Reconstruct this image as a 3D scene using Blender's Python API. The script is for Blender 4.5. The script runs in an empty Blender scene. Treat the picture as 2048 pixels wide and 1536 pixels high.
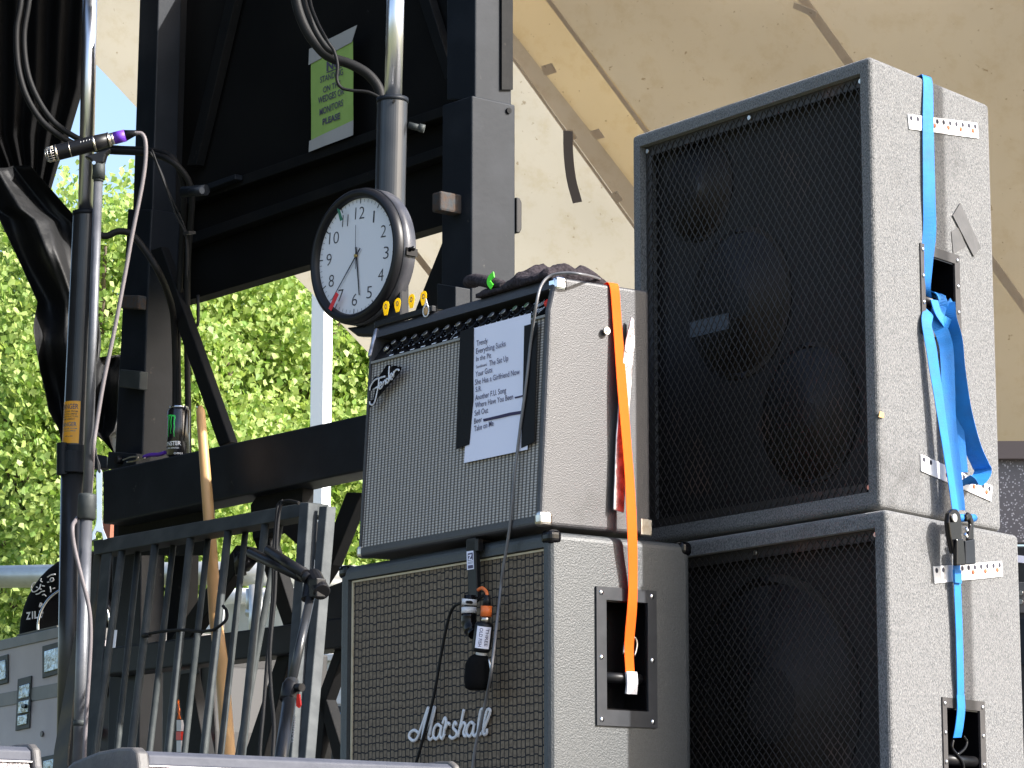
import bpy, bmesh, math, random
from mathutils import Vector, Matrix, noise
R = math.radians
random.seed(7)
scene = bpy.context.scene
COL = scene.collection

# ------------------------------------------------------------------ camera, sky, sun, exposure
FPX = 6000.0                      # focal length in pixels of the 2048 px wide photograph
PITCH = math.atan(1082.0 / FPX)
CAM = Vector((0, 0, 1.6))
cd = bpy.data.cameras.new('camera'); cam = bpy.data.objects.new('camera', cd); COL.objects.link(cam)
cam.location = CAM; cam.rotation_euler = (R(90) + PITCH, 0, 0)
cd.sensor_width = 36; cd.lens = 36 * FPX / 2048; cd.clip_start = 0.05; cd.clip_end = 2000
scene.camera = cam
SUN = Vector((.777, -.314, .545)).normalized()
w = bpy.data.worlds.new('World'); scene.world = w; w.use_nodes = True
nt = w.node_tree; nt.nodes.clear()
sky = nt.nodes.new('ShaderNodeTexSky'); sky.sky_type = 'NISHITA'; sky.sun_disc = False
sky.sun_elevation = math.asin(SUN.z); sky.sun_rotation = math.atan2(SUN.x, SUN.y); sky.air_density = 1.0; sky.dust_density = 3.5; sky.ozone_density = 1.5
bg = nt.nodes.new('ShaderNodeBackground'); bg.inputs[1].default_value = 0.15
wo = nt.nodes.new('ShaderNodeOutputWorld')
nt.links.new(sky.outputs[0], bg.inputs[0]); nt.links.new(bg.outputs[0], wo.inputs[0])
sl = bpy.data.lights.new('sun', 'SUN'); sl.energy = 4.0; sl.angle = R(0.55); sl.color = (1, .97, .93)
so = bpy.data.objects.new('sun', sl); COL.objects.link(so); so.location = (6, -4, 8)
so.rotation_euler = SUN.to_track_quat('Z', 'Y').to_euler()
vs = scene.view_settings; vs.view_transform = 'Standard'; vs.look = 'None'; vs.gamma = 1; vs.use_curve_mapping = False
vs.exposure = 1.3

# ------------------------------------------------------------------ geometry helpers
def ray(px, py):
    u = (px - 1024) / FPX; v = (768 - py) / FPX; c, s = math.cos(PITCH), math.sin(PITCH)
    return Vector((u, c - v * s, s + v * c))
def W(px, py, Y):
    r = ray(px, py); return CAM + r * (Y / r.y)
def WZ(px, py, z):
    r = ray(px, py); return CAM + r * ((z - CAM.z) / r.z)
class Fr:                                        # an upright frame standing in the world: x along the front, y backwards, z up
    def __init__(s, O, deg):
        t = R(deg); s.O = Vector(O); s.X = Vector((math.cos(t), math.sin(t), 0)); s.Y = Vector((-math.sin(t), math.cos(t), 0)); s.Z = Vector((0, 0, 1)); s.deg = deg
    def w(s, x, y, z): return s.O + s.X * x + s.Y * y + s.Z * z
    def l(s, P): d = P - s.O; return Vector((d.dot(s.X), d.dot(s.Y), d.dot(s.Z)))
    def on(s, px, py, x=None, y=None, z=None):   # world point where the surface x=.. / y=.. / z=.. is seen
        n, o = (s.X, s.w(x, 0, 0)) if x is not None else (s.Y, s.w(0, y, 0)) if y is not None else (s.Z, s.w(0, 0, z))
        r = ray(px, py); return CAM + r * ((o - CAM).dot(n) / r.dot(n))
    def lon(s, px, py, **k): return s.l(s.on(px, py, **k))
class G:                                         # a growing mesh in world coordinates
    def __init__(s): s.v = []; s.f = []; s.m = []; s.sm = []
    def add(s, vs, fs, mi=0, smooth=False):
        b = len(s.v); s.v += [Vector(p) for p in vs]; s.f += [tuple(i + b for i in f) for f in fs]; s.m += [mi] * len(fs); s.sm += [smooth] * len(fs); return s
    def hexa(s, P, mi=0):                        # 8 points: bottom ring then top ring
        return s.add(P, [(3, 2, 1, 0), (4, 5, 6, 7), (0, 1, 5, 4), (1, 2, 6, 5), (2, 3, 7, 6), (3, 0, 4, 7)], mi)
    def box(s, F, x0, x1, y0, y1, z0, z1, mi=0):
        return s.hexa([F.w(x0, y0, z0), F.w(x1, y0, z0), F.w(x1, y1, z0), F.w(x0, y1, z0), F.w(x0, y0, z1), F.w(x1, y0, z1), F.w(x1, y1, z1), F.w(x0, y1, z1)], mi)
    def prism(s, pts, d, mi=0):                  # a planar outline given depth d (a vector)
        n = len(pts); d = Vector(d); P = list(pts) + [p + d for p in pts]
        return s.add(P, [tuple(range(n)), tuple(range(2 * n - 1, n - 1, -1))] + [(i, i + n, (i + 1) % n + n, (i + 1) % n) for i in range(n)], mi)
    def tube(s, pts, r, n=10, mi=0, flat=None, cap=True, smooth=True):
        pts = [Vector(p) for p in pts]; N = len(pts); rr = r if isinstance(r, (list, tuple)) else [r] * N
        t0 = (pts[1] - pts[0]).normalized(); up = Vector((0, 0, 1)) if abs(t0.z) < .9 else Vector((1, 0, 0))
        if flat is not None: up = Vector(flat[0])
        a = (up - t0 * up.dot(t0)).normalized(); V = []
        for i in range(N):
            t = (pts[min(i + 1, N - 1)] - pts[max(i - 1, 0)]).normalized()
            a = (a - t * a.dot(t)).normalized(); b = t.cross(a)
            fl = 1 if flat is None else flat[1]
            for k in range(n):
                g = 2 * math.pi * k / n; V.append(pts[i] + (a * math.cos(g) * fl + b * math.sin(g)) * rr[i])
        Fc = [(i * n + k, i * n + (k + 1) % n, (i + 1) * n + (k + 1) % n, (i + 1) * n + k) for i in range(N - 1) for k in range(n)]
        s.add(V, Fc, mi, smooth)
        if cap:
            b = len(s.v) - len(V); s.f += [tuple(b + k for k in range(n))[::-1], tuple(b + (N - 1) * n + k for k in range(n))]; s.m += [mi, mi]; s.sm += [False, False]
        return s
    def ribbon(s, pts, wd, widths, th=.0015, mi=0):   # strap: centre points, width directions, widths
        pts = [Vector(p) for p in pts]; N = len(pts); V = []
        for i in range(N):
            t = (pts[min(i + 1, N - 1)] - pts[max(i - 1, 0)]).normalized()
            d = Vector(wd[i] if isinstance(wd, list) else wd); d = (d - t * d.dot(t)).normalized(); n = t.cross(d)
            h = (widths[i] if isinstance(widths, list) else widths) / 2
            V += [pts[i] - d * h - n * th, pts[i] + d * h - n * th, pts[i] + d * h + n * th, pts[i] - d * h + n * th]
        Fc = [(i * 4 + k, i * 4 + (k + 1) % 4, i * 4 + 4 + (k + 1) % 4, i * 4 + 4 + k) for i in range(N - 1) for k in range(4)]
        return s.add(V, Fc + [(3, 2, 1, 0), tuple((N - 1) * 4 + k for k in range(4))], mi, False)
    def disc(s, c, ax, r, th, n=24, mi=0):
        ax = Vector(ax).normalized(); return s.tube([Vector(c), Vector(c) + ax * th], r, n, mi)
    def ball(s, c, rx, ry, rz, F=None, mi=0, n=14):
        F = F or Fr((0, 0, 0), 0); V = []; c = Vector(c)
        for i in range(n + 1):
            for k in range(2 * n):
                a = math.pi * i / n; b = math.pi * k / n
                V.append(c + F.X * (rx * math.sin(a) * math.cos(b)) + F.Y * (ry * math.sin(a) * math.sin(b)) + F.Z * (rz * math.cos(a)))
        return s.add(V, [(i * 2 * n + k, (i + 1) * 2 * n + k, (i + 1) * 2 * n + (k + 1) % (2 * n), i * 2 * n + (k + 1) % (2 * n)) for i in range(n) for k in range(2 * n)], mi, True)
def spline(P, n=8):                               # Catmull-Rom through the points
    P = [Vector(p) for p in P]; Q = [P[0] * 2 - P[1]] + P + [P[-1] * 2 - P[-2]]; out = []
    for i in range(1, len(Q) - 2):
        a, b, c, d = Q[i - 1:i + 3]
        for k in range(n):
            t = k / n; out.append(.5 * ((2 * b) + (c - a) * t + (2 * a - 5 * b + 4 * c - d) * t * t + (3 * b - a - 3 * c + d) * t ** 3))
    return out + [P[-1]]

# ------------------------------------------------------------------ object helpers
def tag(o, label=None, cat=None, group=None, kind=None):
    if label: o['label'] = label
    if cat: o['category'] = cat
    if group: o['group'] = group
    if kind: o['kind'] = kind
    return o
def thing(name, F, label, cat, group=None):
    o = bpy.data.objects.new(name, None); COL.objects.link(o); o.empty_display_size = .1
    o.location = F.O; o.rotation_euler = (0, 0, R(F.deg)); tag(o, label, cat, group)
    o['_w'] = 0; del o['_w']; return o
def mat_of(o):
    m = Matrix.LocRotScale(o.location, o.rotation_euler, None)
    return mat_of(o.parent) @ m if o.parent else m
def obj(name, g, mats, parent=None, bevel=0, seg=2, F=None, label=None):
    me = bpy.data.meshes.new(name); o = bpy.data.objects.new(name, me); COL.objects.link(o)
    if parent: o.parent = parent; M = mat_of(parent).inverted()
    else:
        if F is None:
            zs = min(p.z for p in g.v); n = len(g.v)
            F = Fr((sum(p.x for p in g.v) / n, sum(p.y for p in g.v) / n, zs), 0)
        o.location = F.O; o.rotation_euler = (0, 0, R(F.deg)); M = mat_of(o).inverted()
    me.from_pydata([M @ p for p in g.v], [], g.f)
    for k in (mats if isinstance(mats, (list, tuple)) else [mats]): me.materials.append(k)
    for p, mi, sm in zip(me.polygons, g.m, g.sm): p.material_index = mi; p.use_smooth = sm
    bm = bmesh.new(); bm.from_mesh(me)
    if bevel:
        es = [e for e in bm.edges if len(e.link_faces) == 2 and e.calc_face_angle(0) > R(30)]
        bmesh.ops.bevel(bm, geom=es, offset=bevel, segments=seg, profile=.5, affect='EDGES', clamp_overlap=True)
    bmesh.ops.recalc_face_normals(bm, faces=bm.faces); bm.to_mesh(me); bm.free()
    if bevel:
        for p in me.polygons: p.use_smooth = False
    if label: o['label'] = label
    return o
def cut(o, g):                                    # boolean-subtract g (world coordinates) from object o
    c = obj('cutter', g, MAT['black'])
    md = o.modifiers.new('cut', 'BOOLEAN'); md.operation = 'DIFFERENCE'; md.object = c; md.solver = 'EXACT'
    bpy.context.view_layer.update(); dg = bpy.context.evaluated_depsgraph_get()
    nm = bpy.data.meshes.new_from_object(o.evaluated_get(dg)); o.modifiers.clear(); o.data = nm; bpy.data.objects.remove(c)
def text_geo(g, s, BL, BR, TL, lift, mi=0, shear=0, bold=0, ymap=None):
    """Letters laid into the parallelogram BL-BR-TL (TL = cap height)."""
    cu = bpy.data.curves.new('t', 'FONT'); cu.body = s; cu.size = 1; cu.shear = shear; cu.offset = bold; cu.resolution_u = 3
    o = bpy.data.objects.new('t', cu); COL.objects.link(o); bpy.context.view_layer.update()
    me = bpy.data.meshes.new_from_object(o.evaluated_get(bpy.context.evaluated_depsgraph_get()))
    vs_ = [v.co.copy() for v in me.vertices]; fs = [tuple(p.vertices) for p in me.polygons]
    bpy.data.objects.remove(o); bpy.data.curves.remove(cu); bpy.data.meshes.remove(me)
    if not vs_: return g
    x0 = min(v.x for v in vs_); x1 = max(v.x for v in vs_); H = .70
    out = []
    for v in vs_:
        u = (v.x - x0) / (x1 - x0); t = v.y / H
        out.append(ymap(u, t) if ymap else BL + (BR - BL) * u + (TL - BL) * t + lift)
    return g.add(out, fs, mi)

# ------------------------------------------------------------------ materials
MAT = {}
def mat(name, col, rough=.5, metal=0, spec=.5, noise_=None, bump=None, trans=None, col2=None, coat=0, sheen=0, wear=None):
    """noise_=(scale, lo, hi[,stretch]) mixes col->col2; bump=(scale,strength,dist[,kind])"""
    m = bpy.data.materials.new(name); m.use_nodes = True; n = m.node_tree; b = n.nodes['Principled BSDF']; L = n.links.new
    b.inputs['Base Color'].default_value = (*col, 1); b.inputs['Roughness'].default_value = rough; b.inputs['Metallic'].default_value = metal
    b.inputs['Specular IOR Level'].default_value = spec; b.inputs['Coat Weight'].default_value = coat
    if sheen: b.inputs['Sheen Weight'].default_value = sheen; b.inputs['Sheen Roughness'].default_value = .4
    tc = n.nodes.new('ShaderNodeTexCoord'); mp = n.nodes.new('ShaderNodeMapping'); L(tc.outputs['Object'], mp.inputs[0])
    if noise_:
        t = n.nodes.new('ShaderNodeTexNoise'); t.inputs['Scale'].default_value = noise_[0]; t.inputs['Detail'].default_value = 5; L(mp.outputs[0], t.inputs[0])
        r = n.nodes.new('ShaderNodeValToRGB'); r.color_ramp.elements[0].position = noise_[1]; r.color_ramp.elements[1].position = noise_[2]
        r.color_ramp.elements[0].color = (*col, 1); r.color_ramp.elements[1].color = (*(col2 or [c * 1.5 for c in col]), 1)
        L(t.outputs[0], r.inputs[0]); L(r.outputs[0], b.inputs['Base Color'])
        if len(noise_) > 3: mp.inputs['Scale'].default_value = noise_[3]
    if wear:                                      # (scale, lo, hi, colour): chips, scuffs and dirt over the base colour
        t3 = n.nodes.new('ShaderNodeTexNoise'); t3.inputs['Scale'].default_value = wear[0]; t3.inputs['Detail'].default_value = 9; t3.inputs['Roughness'].default_value = .7; L(tc.outputs['Object'], t3.inputs[0])
        r3 = n.nodes.new('ShaderNodeMapRange'); r3.inputs[1].default_value = wear[1]; r3.inputs[2].default_value = wear[2]; L(t3.outputs[0], r3.inputs[0])
        m3 = n.nodes.new('ShaderNodeMix'); m3.data_type = 'RGBA'; L(r3.outputs[0], m3.inputs[0]); m3.inputs[7].default_value = (*wear[3], 1)
        if noise_: L(r.outputs[0], m3.inputs[6])
        else: m3.inputs[6].default_value = (*col, 1)
        L(m3.outputs[2], b.inputs['Base Color'])
    if bump:
        kind = bump[3] if len(bump) > 3 else 'noise'
        if kind == 'voronoi': t2 = n.nodes.new('ShaderNodeTexVoronoi'); t2.feature = 'SMOOTH_F1'
        else: t2 = n.nodes.new('ShaderNodeTexNoise'); t2.inputs['Detail'].default_value = 4
        t2.inputs['Scale'].default_value = bump[0]; L(tc.outputs['Object'], t2.inputs[0])
        bp = n.nodes.new('ShaderNodeBump'); bp.inputs['Strength'].default_value = bump[1]; bp.inputs['Distance'].default_value = bump[2]
        L(t2.outputs[0], bp.inputs['Height']); L(bp.outputs[0], b.inputs['Normal'])
    if trans:
        tr = n.nodes.new('ShaderNodeBsdfTranslucent'); mx = n.nodes.new('ShaderNodeMixShader'); mx.inputs[0].default_value = trans[0]
        tr.inputs[0].default_value = (*trans[1], 1)
        if noise_:
            mm = n.nodes.new('ShaderNodeMix'); mm.data_type = 'RGBA'; mm.blend_type = 'MULTIPLY'; mm.inputs[0].default_value = 1
            L(r.outputs[0], mm.inputs[6]); mm.inputs[7].default_value = (*trans[1], 1); L(mm.outputs[2], tr.inputs[0])
        out = n.nodes['Material Output']; L(b.outputs[0], mx.inputs[1]); L(tr.outputs[0], mx.inputs[2]); L(mx.outputs[0], out.inputs[0])
    MAT[name] = m; return m
mat('black', (.012, .012, .013), .6)
mat('steel_paint', (.0095, .0125, .0175), .5, spec=.2, noise_=(9, .45, .75), col2=(.016, .0195, .026), bump=(60, .15, .002), wear=(16, .66, .72, (.07, .065, .06)))
mat('steel_paint_old', (.006, .0066, .0075), .65, spec=.15, noise_=(6, .4, .8), col2=(.013, .0125, .012), bump=(40, .3, .003), wear=(14, .65, .72, (.06, .05, .045)))
mat('panel_black', (.004, .004, .0042), .8, spec=.15, noise_=(3, .4, .8), col2=(.008, .0078, .0075), bump=(25, .2, .003), wear=(12, .69, .73, (.09, .085, .08)))
mat('cylinder_paint', (.022, .024, .027), .28, noise_=(12, .4, .8), col2=(.034, .036, .04))
mat('handle_steel', (.022, .025, .031), .4, .1, spec=.35, noise_=(30, .3, .7), col2=(.032, .035, .042))
mat('plate_grey', (.045, .042, .042), .5, .1, spec=.35, noise_=(30, .3, .7), col2=(.06, .056, .055))
mat('latch_chrome', (.25, .31, .36), .22, 1, noise_=(60, .35, .65), col2=(.1, .13, .16), bump=(25, .6, .01))
mat('badge_silver', (.72, .72, .76), .35, .3)
mat('rod_chrome', (.85, .86, .88), .3, 1)
mat('chrome', (.82, .83, .85), .14, 1, noise_=(30, .3, .8), col2=(.7, .7, .72))
mat('worn_chrome', (.7, .68, .64), .28, 1, noise_=(40, .4, .7), col2=(.45, .38, .3))
mat('dull_strip', (.3, .29, .27), .5, .4)
mat('leg_metal', (.3, .28, .29), .3, .9, noise_=(60, .4, .6), col2=(.55, .52, .54), bump=(90, .6, .002))
mat('post_galv', (.04, .046, .049), .6, .1, spec=.35, noise_=(20, .35, .75), col2=(.075, .083, .085), bump=(50, .2, .002))
mat('galv', (.12, .125, .14), .42, .45, noise_=(14, .35, .75), col2=(.19, .195, .21), bump=(50, .2, .002))
mat('gate_paint', (.035, .041, .042), .6, .15, spec=.35, noise_=(18, .4, .8), col2=(.065, .072, .07), bump=(70, .25, .001))
mat('gate_rust', (.05, .05, .045), .6, .2, noise_=(10, .4, .7), col2=(.1, .085, .05))
mat('rust', (.07, .05, .04), .85, spec=.2, noise_=(60, .4, .65), col2=(.05, .055, .06), bump=(90, .5, .003))
mat('tolex_grey', (.032, .0315, .036), .52, spec=.75, noise_=(300, .3, .7), col2=(.048, .047, .051), bump=(430, .45, .0012, 'voronoi'), wear=(5, .58, .75, (.016, .016, .018)))
mat('tolex_marshall', (.021, .025, .028), .52, spec=.85, noise_=(260, .3, .7), col2=(.038, .044, .048), bump=(300, .8, .0014), wear=(26, .70, .74, (.22, .21, .2)))
mat('black_plastic', (.008, .008, .0095), .4, spec=.3, bump=(200, .1, .001))
mat('black_gloss', (.004, .004, .005), .16, spec=.25)
mat('carpet', (.062, .064, .067), .95, noise_=(520, .36, .64, (1, 1, .45)), col2=(.215, .215, .215), bump=(380, .8, .003), sheen=.25, wear=(3.2, .56, .80, (.045, .043, .042)))
mat('mesh_paint', (.042, .037, .035), .55, .1, noise_=(7, .6, .76), col2=(.11, .07, .055))
mat('baffle', (.013, .011, .0105), .8)
mat('cone', (.055, .047, .044), .45)
mat('glint_silver', (.09, .1, .115), .5, .2)  # tone of the soft glint behind the upper mesh, put into the colour
mat('orange_strap', (1.0, .165, .014), .75, spec=.2, bump=(500, .6, .001), trans=(.3, (1.0, .06, .01)))
mat('white_web', (.85, .82, .84), .6)
mat('blue_strap', (.012, .185, .58), .65, spec=.3, noise_=(28, .3, .75), col2=(.02, .14, .42), bump=(500, .6, .001))
mat('white_metal', (.78, .77, .78), .4, noise_=(30, .4, .9), col2=(.62, .6, .62))
mat('dark_hole', (.03, .03, .045), .9)
mat('orange_screw', (.5, .14, .06), .4, .4)
mat('duct_tape', (.065, .062, .06), .4, noise_=(40, .4, .7), col2=(.085, .08, .078), bump=(60, .3, .002))
mat('black_tape', (.006, .006, .007), .6, spec=.2, bump=(50, .3, .002))
mat('paper', (.84, .83, .95), .7, bump=(12, .25, .004))
mat('ink', (.09, .08, .14), .7)
mat('marker', (.03, .02, .07), .6)
mat('green_paper', (.3, .46, .12), .55, noise_=(20, .3, .8), col2=(.36, .52, .15), bump=(22, .5, .004))
mat('grey_tape', (.42, .41, .4), .5, bump=(40, .4, .003))
mat('clock_face', (.72, .72, .76), .35, coat=.4)
mat('clock_black', (.009, .009, .011), .4, spec=.3)
mat('clock_tape', (.035, .035, .042), .4, noise_=(14, .4, .7), col2=(.1, .1, .11), bump=(40, .3, .002))
mat('numeral', (.02, .02, .03), .5)
mat('red_tape', (.7, .03, .04), .5)
mat('green_tape', (.02, .14, .08), .5)
mat('brass', (.5, .35, .12), .3, .9)
mat('yellow_pick', (1.0, .74, .01), .35, trans=(.45, (1.0, .78, .02)))
mat('fleece', (.02, .016, .019), .95, noise_=(150, .35, .65), col2=(.05, .042, .048), bump=(160, .7, .004), spec=.15)
mat('neon_green', (.1, .85, .03), .6)
mat('wood', (.47, .26, .1), .5, noise_=(22, .3, .8, (1, 1, .12)), col2=(.6, .37, .16), bump=(60, .1, .001))
mat('case_grey', (.4, .36, .39), .6, noise_=(7, .3, .75), col2=(.48, .44, .46), bump=(90, .2, .001))
mat('case_trim', (.1, .1, .1), .5, .4, noise_=(15, .35, .7), col2=(.14, .13, .13))
mat('cloth_black', (.005, .005, .0054), .9, spec=.1, bump=(35, .3, .006))
mat('vinyl_black', (.009, .0095, .0105), .55, spec=.35, bump=(18, .5, .01))
mat('cable_black', (.008, .008, .0085), .6, spec=.25)
mat('cable_grey', (.17, .15, .155), .5, spec=.3)
mat('cable_thin', (.14, .14, .15), .35)
mat('purple', (.12, .03, .42), .5)
mat('orange_plastic', (.75, .16, .03), .45)
mat('sticker_orange', (.86, .4, .03), .45)
mat('sticker_blue', (.1, .16, .22), .5)
mat('can_green', (.05, .75, .12), .4)
mat('can_black', (.008, .008, .01), .18, coat=.6)
mat('white_ink', (.8, .8, .82), .5)
mat('red_plastic', (.8, .03, .015), .35)
mat('white_paint', (.7, .71, .73), .5, noise_=(2, .3, .8), col2=(.78, .78, .78))
mat('cream_wall', (.55, .5, .36), .7, noise_=(3, .3, .8), col2=(.62, .57, .42))
mat('trailer_roof', (.36, .38, .34), .6, noise_=(8, .3, .7), col2=(.5, .5, .46))
mat('brown_wall', (.23, .075, .04), .7)
mat('silver_pipe', (.62, .62, .6), .35, .6, noise_=(20, .3, .8), col2=(.45, .45, .42))
mat('post_white', (.8, .82, .84), .5)
mat('wedge_trim', (.045, .05, .068), .6, spec=.3, noise_=(30, .3, .7), col2=(.065, .07, .09), bump=(80, .3, .002))
mat('wedge_cheek', (.05, .05, .055), .55, noise_=(30, .3, .7), col2=(.09, .085, .08), bump=(120, .4, .002))
mat('wedge_grille', (.16, .145, .15), .45, .3, noise_=(220, .45, .6), col2=(.6, .56, .57), bump=(260, .8, .004))
mat('dirt', (.13, .1, .075), .9)
mat('bark', (.1, .075, .055), .9, noise_=(10, .3, .7), bump=(30, .6, .02))
mat('grass', (.07, .1, .03), .95, noise_=(.6, .3, .7), col2=(.13, .11, .06))
mat('deck_top', (.05, .05, .052), .7, noise_=(4, .3, .8), col2=(.085, .085, .083))
mat('band_brown', (.17, .135, .125), .7)
def leafmat(name, a, b2, trc):
    m = bpy.data.materials.new(name); m.use_nodes = True; n = m.node_tree; L = n.links.new; b = n.nodes['Principled BSDF']
    at = n.nodes.new('ShaderNodeNewGeometry'); r = n.nodes.new('ShaderNodeValToRGB')
    r.color_ramp.elements[0].color = (*a, 1); r.color_ramp.elements[1].color = (*b2, 1)
    L(at.outputs['Random Per Island'], r.inputs[0]); L(r.outputs[0], b.inputs['Base Color']); b.inputs['Roughness'].default_value = .5
    tr = n.nodes.new('ShaderNodeBsdfTranslucent'); mm = n.nodes.new('ShaderNodeMix'); mm.data_type = 'RGBA'; mm.blend_type = 'MULTIPLY'; mm.inputs[0].default_value = 1
    L(r.outputs[0], mm.inputs[6]); mm.inputs[7].default_value = (*trc, 1); L(mm.outputs[2], tr.inputs[0])
    mx = n.nodes.new('ShaderNodeMixShader'); mx.inputs[0].default_value = .45
    L(b.outputs[0], mx.inputs[1]); L(tr.outputs[0], mx.inputs[2]); L(mx.outputs[0], n.nodes['Material Output'].inputs[0]); MAT[name] = m
leafmat('leaf', (.18, .31, .06), (.47, .56, .19), (1.15, 1.15, .8))
leafmat('leaf_dark', (.12, .26, .07), (.3, .46, .16), (1.1, 1.15, .85))

def nodes(name, rough=.8):
    m = bpy.data.materials.new(name); m.use_nodes = True; n = m.node_tree; b = n.nodes['Principled BSDF']; b.inputs['Roughness'].default_value = rough
    tc = n.nodes.new('ShaderNodeTexCoord'); sx = n.nodes.new('ShaderNodeSeparateXYZ'); n.links.new(tc.outputs['Object'], sx.inputs[0]); MAT[name] = m
    def M(op, a, b_=None, c=None):
        k = n.nodes.new('ShaderNodeMath'); k.operation = op
        for i, v in enumerate((a, b_, c)):
            if v is None: continue
            if hasattr(v, 'links'): n.links.new(v, k.inputs[i])
            else: k.inputs[i].default_value = v
        return k.outputs[0]
    return m, n, b, tc, sx, M
def ramp(n, fac, stops):
    r = n.nodes.new('ShaderNodeValToRGB'); e = r.color_ramp.elements
    e[0].position, e[0].color = stops[0][0], (*stops[0][1], 1); e[1].position, e[1].color = stops[-1][0], (*stops[-1][1], 1)
    for p, c in stops[1:-1]: k = e.new(p); k.color = (*c, 1)
    n.links.new(fac, r.inputs[0]); return r.outputs[0]
# silver cloth of the upper amplifier: bright upright threads crossed by fine dark rows
m, n, b, tc, sx, M = nodes('cloth_silver', .75)
nz = n.nodes.new('ShaderNodeTexNoise'); nz.inputs['Scale'].default_value = 60; n.links.new(tc.outputs['Object'], nz.inputs[0])
wob = M('MULTIPLY', M('SUBTRACT', nz.outputs[0], .5), .0016)
vx = M('ABSOLUTE', M('SUBTRACT', M('FRACT', M('DIVIDE', M('ADD', sx.outputs['X'], wob), .0128)), .5))
hz = M('ABSOLUTE', M('SUBTRACT', M('FRACT', M('DIVIDE', M('ADD', sx.outputs['Z'], wob), .0058)), .5))
bright = M('MULTIPLY', M('SMOOTH_MIN', M('MULTIPLY', vx, 3.2), 1, .2), 1)
val = M('MULTIPLY', bright, M('ADD', .42, M('MULTIPLY', hz, 1.5)))
n.links.new(ramp(n, val, [(0, (.045, .04, .036)), (.4, (.18, .162, .145)), (1, (.56, .51, .46))]), b.inputs['Base Color'])
bp = n.nodes.new('ShaderNodeBump'); bp.inputs['Distance'].default_value = .002; bp.inputs['Strength'].default_value = .6; n.links.new(val, bp.inputs['Height']); n.links.new(bp.outputs[0], b.inputs['Normal'])
# brown basket weave of the lower cabinet
m, n, b, tc, sx, M = nodes('cloth_basket', .85)
nz = n.nodes.new('ShaderNodeTexNoise'); nz.inputs['Scale'].default_value = 26; nz.inputs['Detail'].default_value = 4; n.links.new(tc.outputs['Object'], nz.inputs[0])
wob = M('MULTIPLY', M('SUBTRACT', nz.outputs[0], .5), .011)
colw = M('DIVIDE', M('ADD', sx.outputs['X'], M('MULTIPLY', wob, .3)), .0285)
colf = M('FRACT', colw)
stag = M('MULTIPLY', M('GREATER_THAN', colf, .56), .12)
row = M('FRACT', M('ADD', M('DIVIDE', M('ADD', sx.outputs['Z'], wob), .0172), stag))
rdark = M('LESS_THAN', row, .17)
v1 = M('LESS_THAN', colf, .13); v2 = M('LESS_THAN', M('ABSOLUTE', M('SUBTRACT', colf, .58)), .05)
dark = M('MAXIMUM', rdark, M('MAXIMUM', v1, M('MULTIPLY', v2, .8)))
fine = n.nodes.new('ShaderNodeTexNoise'); fine.inputs['Scale'].default_value = 130; n.links.new(tc.outputs['Object'], fine.inputs[0])
base = ramp(n, fine.outputs[0], [(.3, (.13, .095, .062)), (.7, (.25, .19, .128))])
mx = n.nodes.new('ShaderNodeMix'); mx.data_type = 'RGBA'; n.links.new(dark, mx.inputs[0]); n.links.new(base, mx.inputs[6]); mx.inputs[7].default_value = (.012, .011, .012, 1)
n.links.new(mx.outputs[2], b.inputs['Base Color'])
bp = n.nodes.new('ShaderNodeBump'); bp.inputs['Distance'].default_value = .004; bp.inputs['Strength'].default_value = .8; bp.invert = True; n.links.new(dark, bp.inputs['Height']); n.links.new(bp.outputs[0], b.inputs['Normal'])
# canvas of the stage roof: dirty cream cloth that lets the sun through
def canvas(name, a, b2, dirt, tr, tcol):
    m, n, b, tc, sx, M = nodes(name, .8)
    n1 = n.nodes.new('ShaderNodeTexNoise'); n1.inputs['Scale'].default_value = 1.6; n1.inputs['Detail'].default_value = 6; n.links.new(tc.outputs['Object'], n1.inputs[0])
    n2 = n.nodes.new('ShaderNodeTexNoise'); n2.inputs['Scale'].default_value = 11; n2.inputs['Detail'].default_value = 8; n2.inputs['Roughness'].default_value = .7; n.links.new(tc.outputs['Object'], n2.inputs[0])
    c1 = ramp(n, n1.outputs[0], [(.3, a), (.7, b2)]); d1 = ramp(n, n2.outputs[0], [(.33, dirt), (.5, (1, 1, 1))])
    vo = n.nodes.new('ShaderNodeTexNoise'); vo.inputs['Scale'].default_value = 42; vo.inputs['Detail'].default_value = 2; n.links.new(tc.outputs['Object'], vo.inputs[0])
    d2 = ramp(n, vo.outputs[0], [(.24, (.62, .56, .48)), (.30, (1, 1, 1))])
    mm = n.nodes.new('ShaderNodeMix'); mm.data_type = 'RGBA'; mm.blend_type = 'MULTIPLY'; mm.inputs[0].default_value = 1; n.links.new(c1, mm.inputs[6]); n.links.new(d1, mm.inputs[7])
    m2 = n.nodes.new('ShaderNodeMix'); m2.data_type = 'RGBA'; m2.blend_type = 'MULTIPLY'; m2.inputs[0].default_value = 1; n.links.new(mm.outputs[2], m2.inputs[6]); n.links.new(d2, m2.inputs[7])
    n.links.new(m2.outputs[2], b.inputs['Base Color'])
    t = n.nodes.new('ShaderNodeBsdfTranslucent'); m3 = n.nodes.new('ShaderNodeMix'); m3.data_type = 'RGBA'; m3.blend_type = 'MULTIPLY'; m3.inputs[0].default_value = 1
    n.links.new(m2.outputs[2], m3.inputs[6]); m3.inputs[7].default_value = (*tcol, 1); n.links.new(m3.outputs[2], t.inputs[0])
    x = n.nodes.new('ShaderNodeMixShader'); x.inputs[0].default_value = tr; n.links.new(b.outputs[0], x.inputs[1]); n.links.new(t.outputs[0], x.inputs[2]); n.links.new(x.outputs[0], n.nodes['Material Output'].inputs[0])
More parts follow.
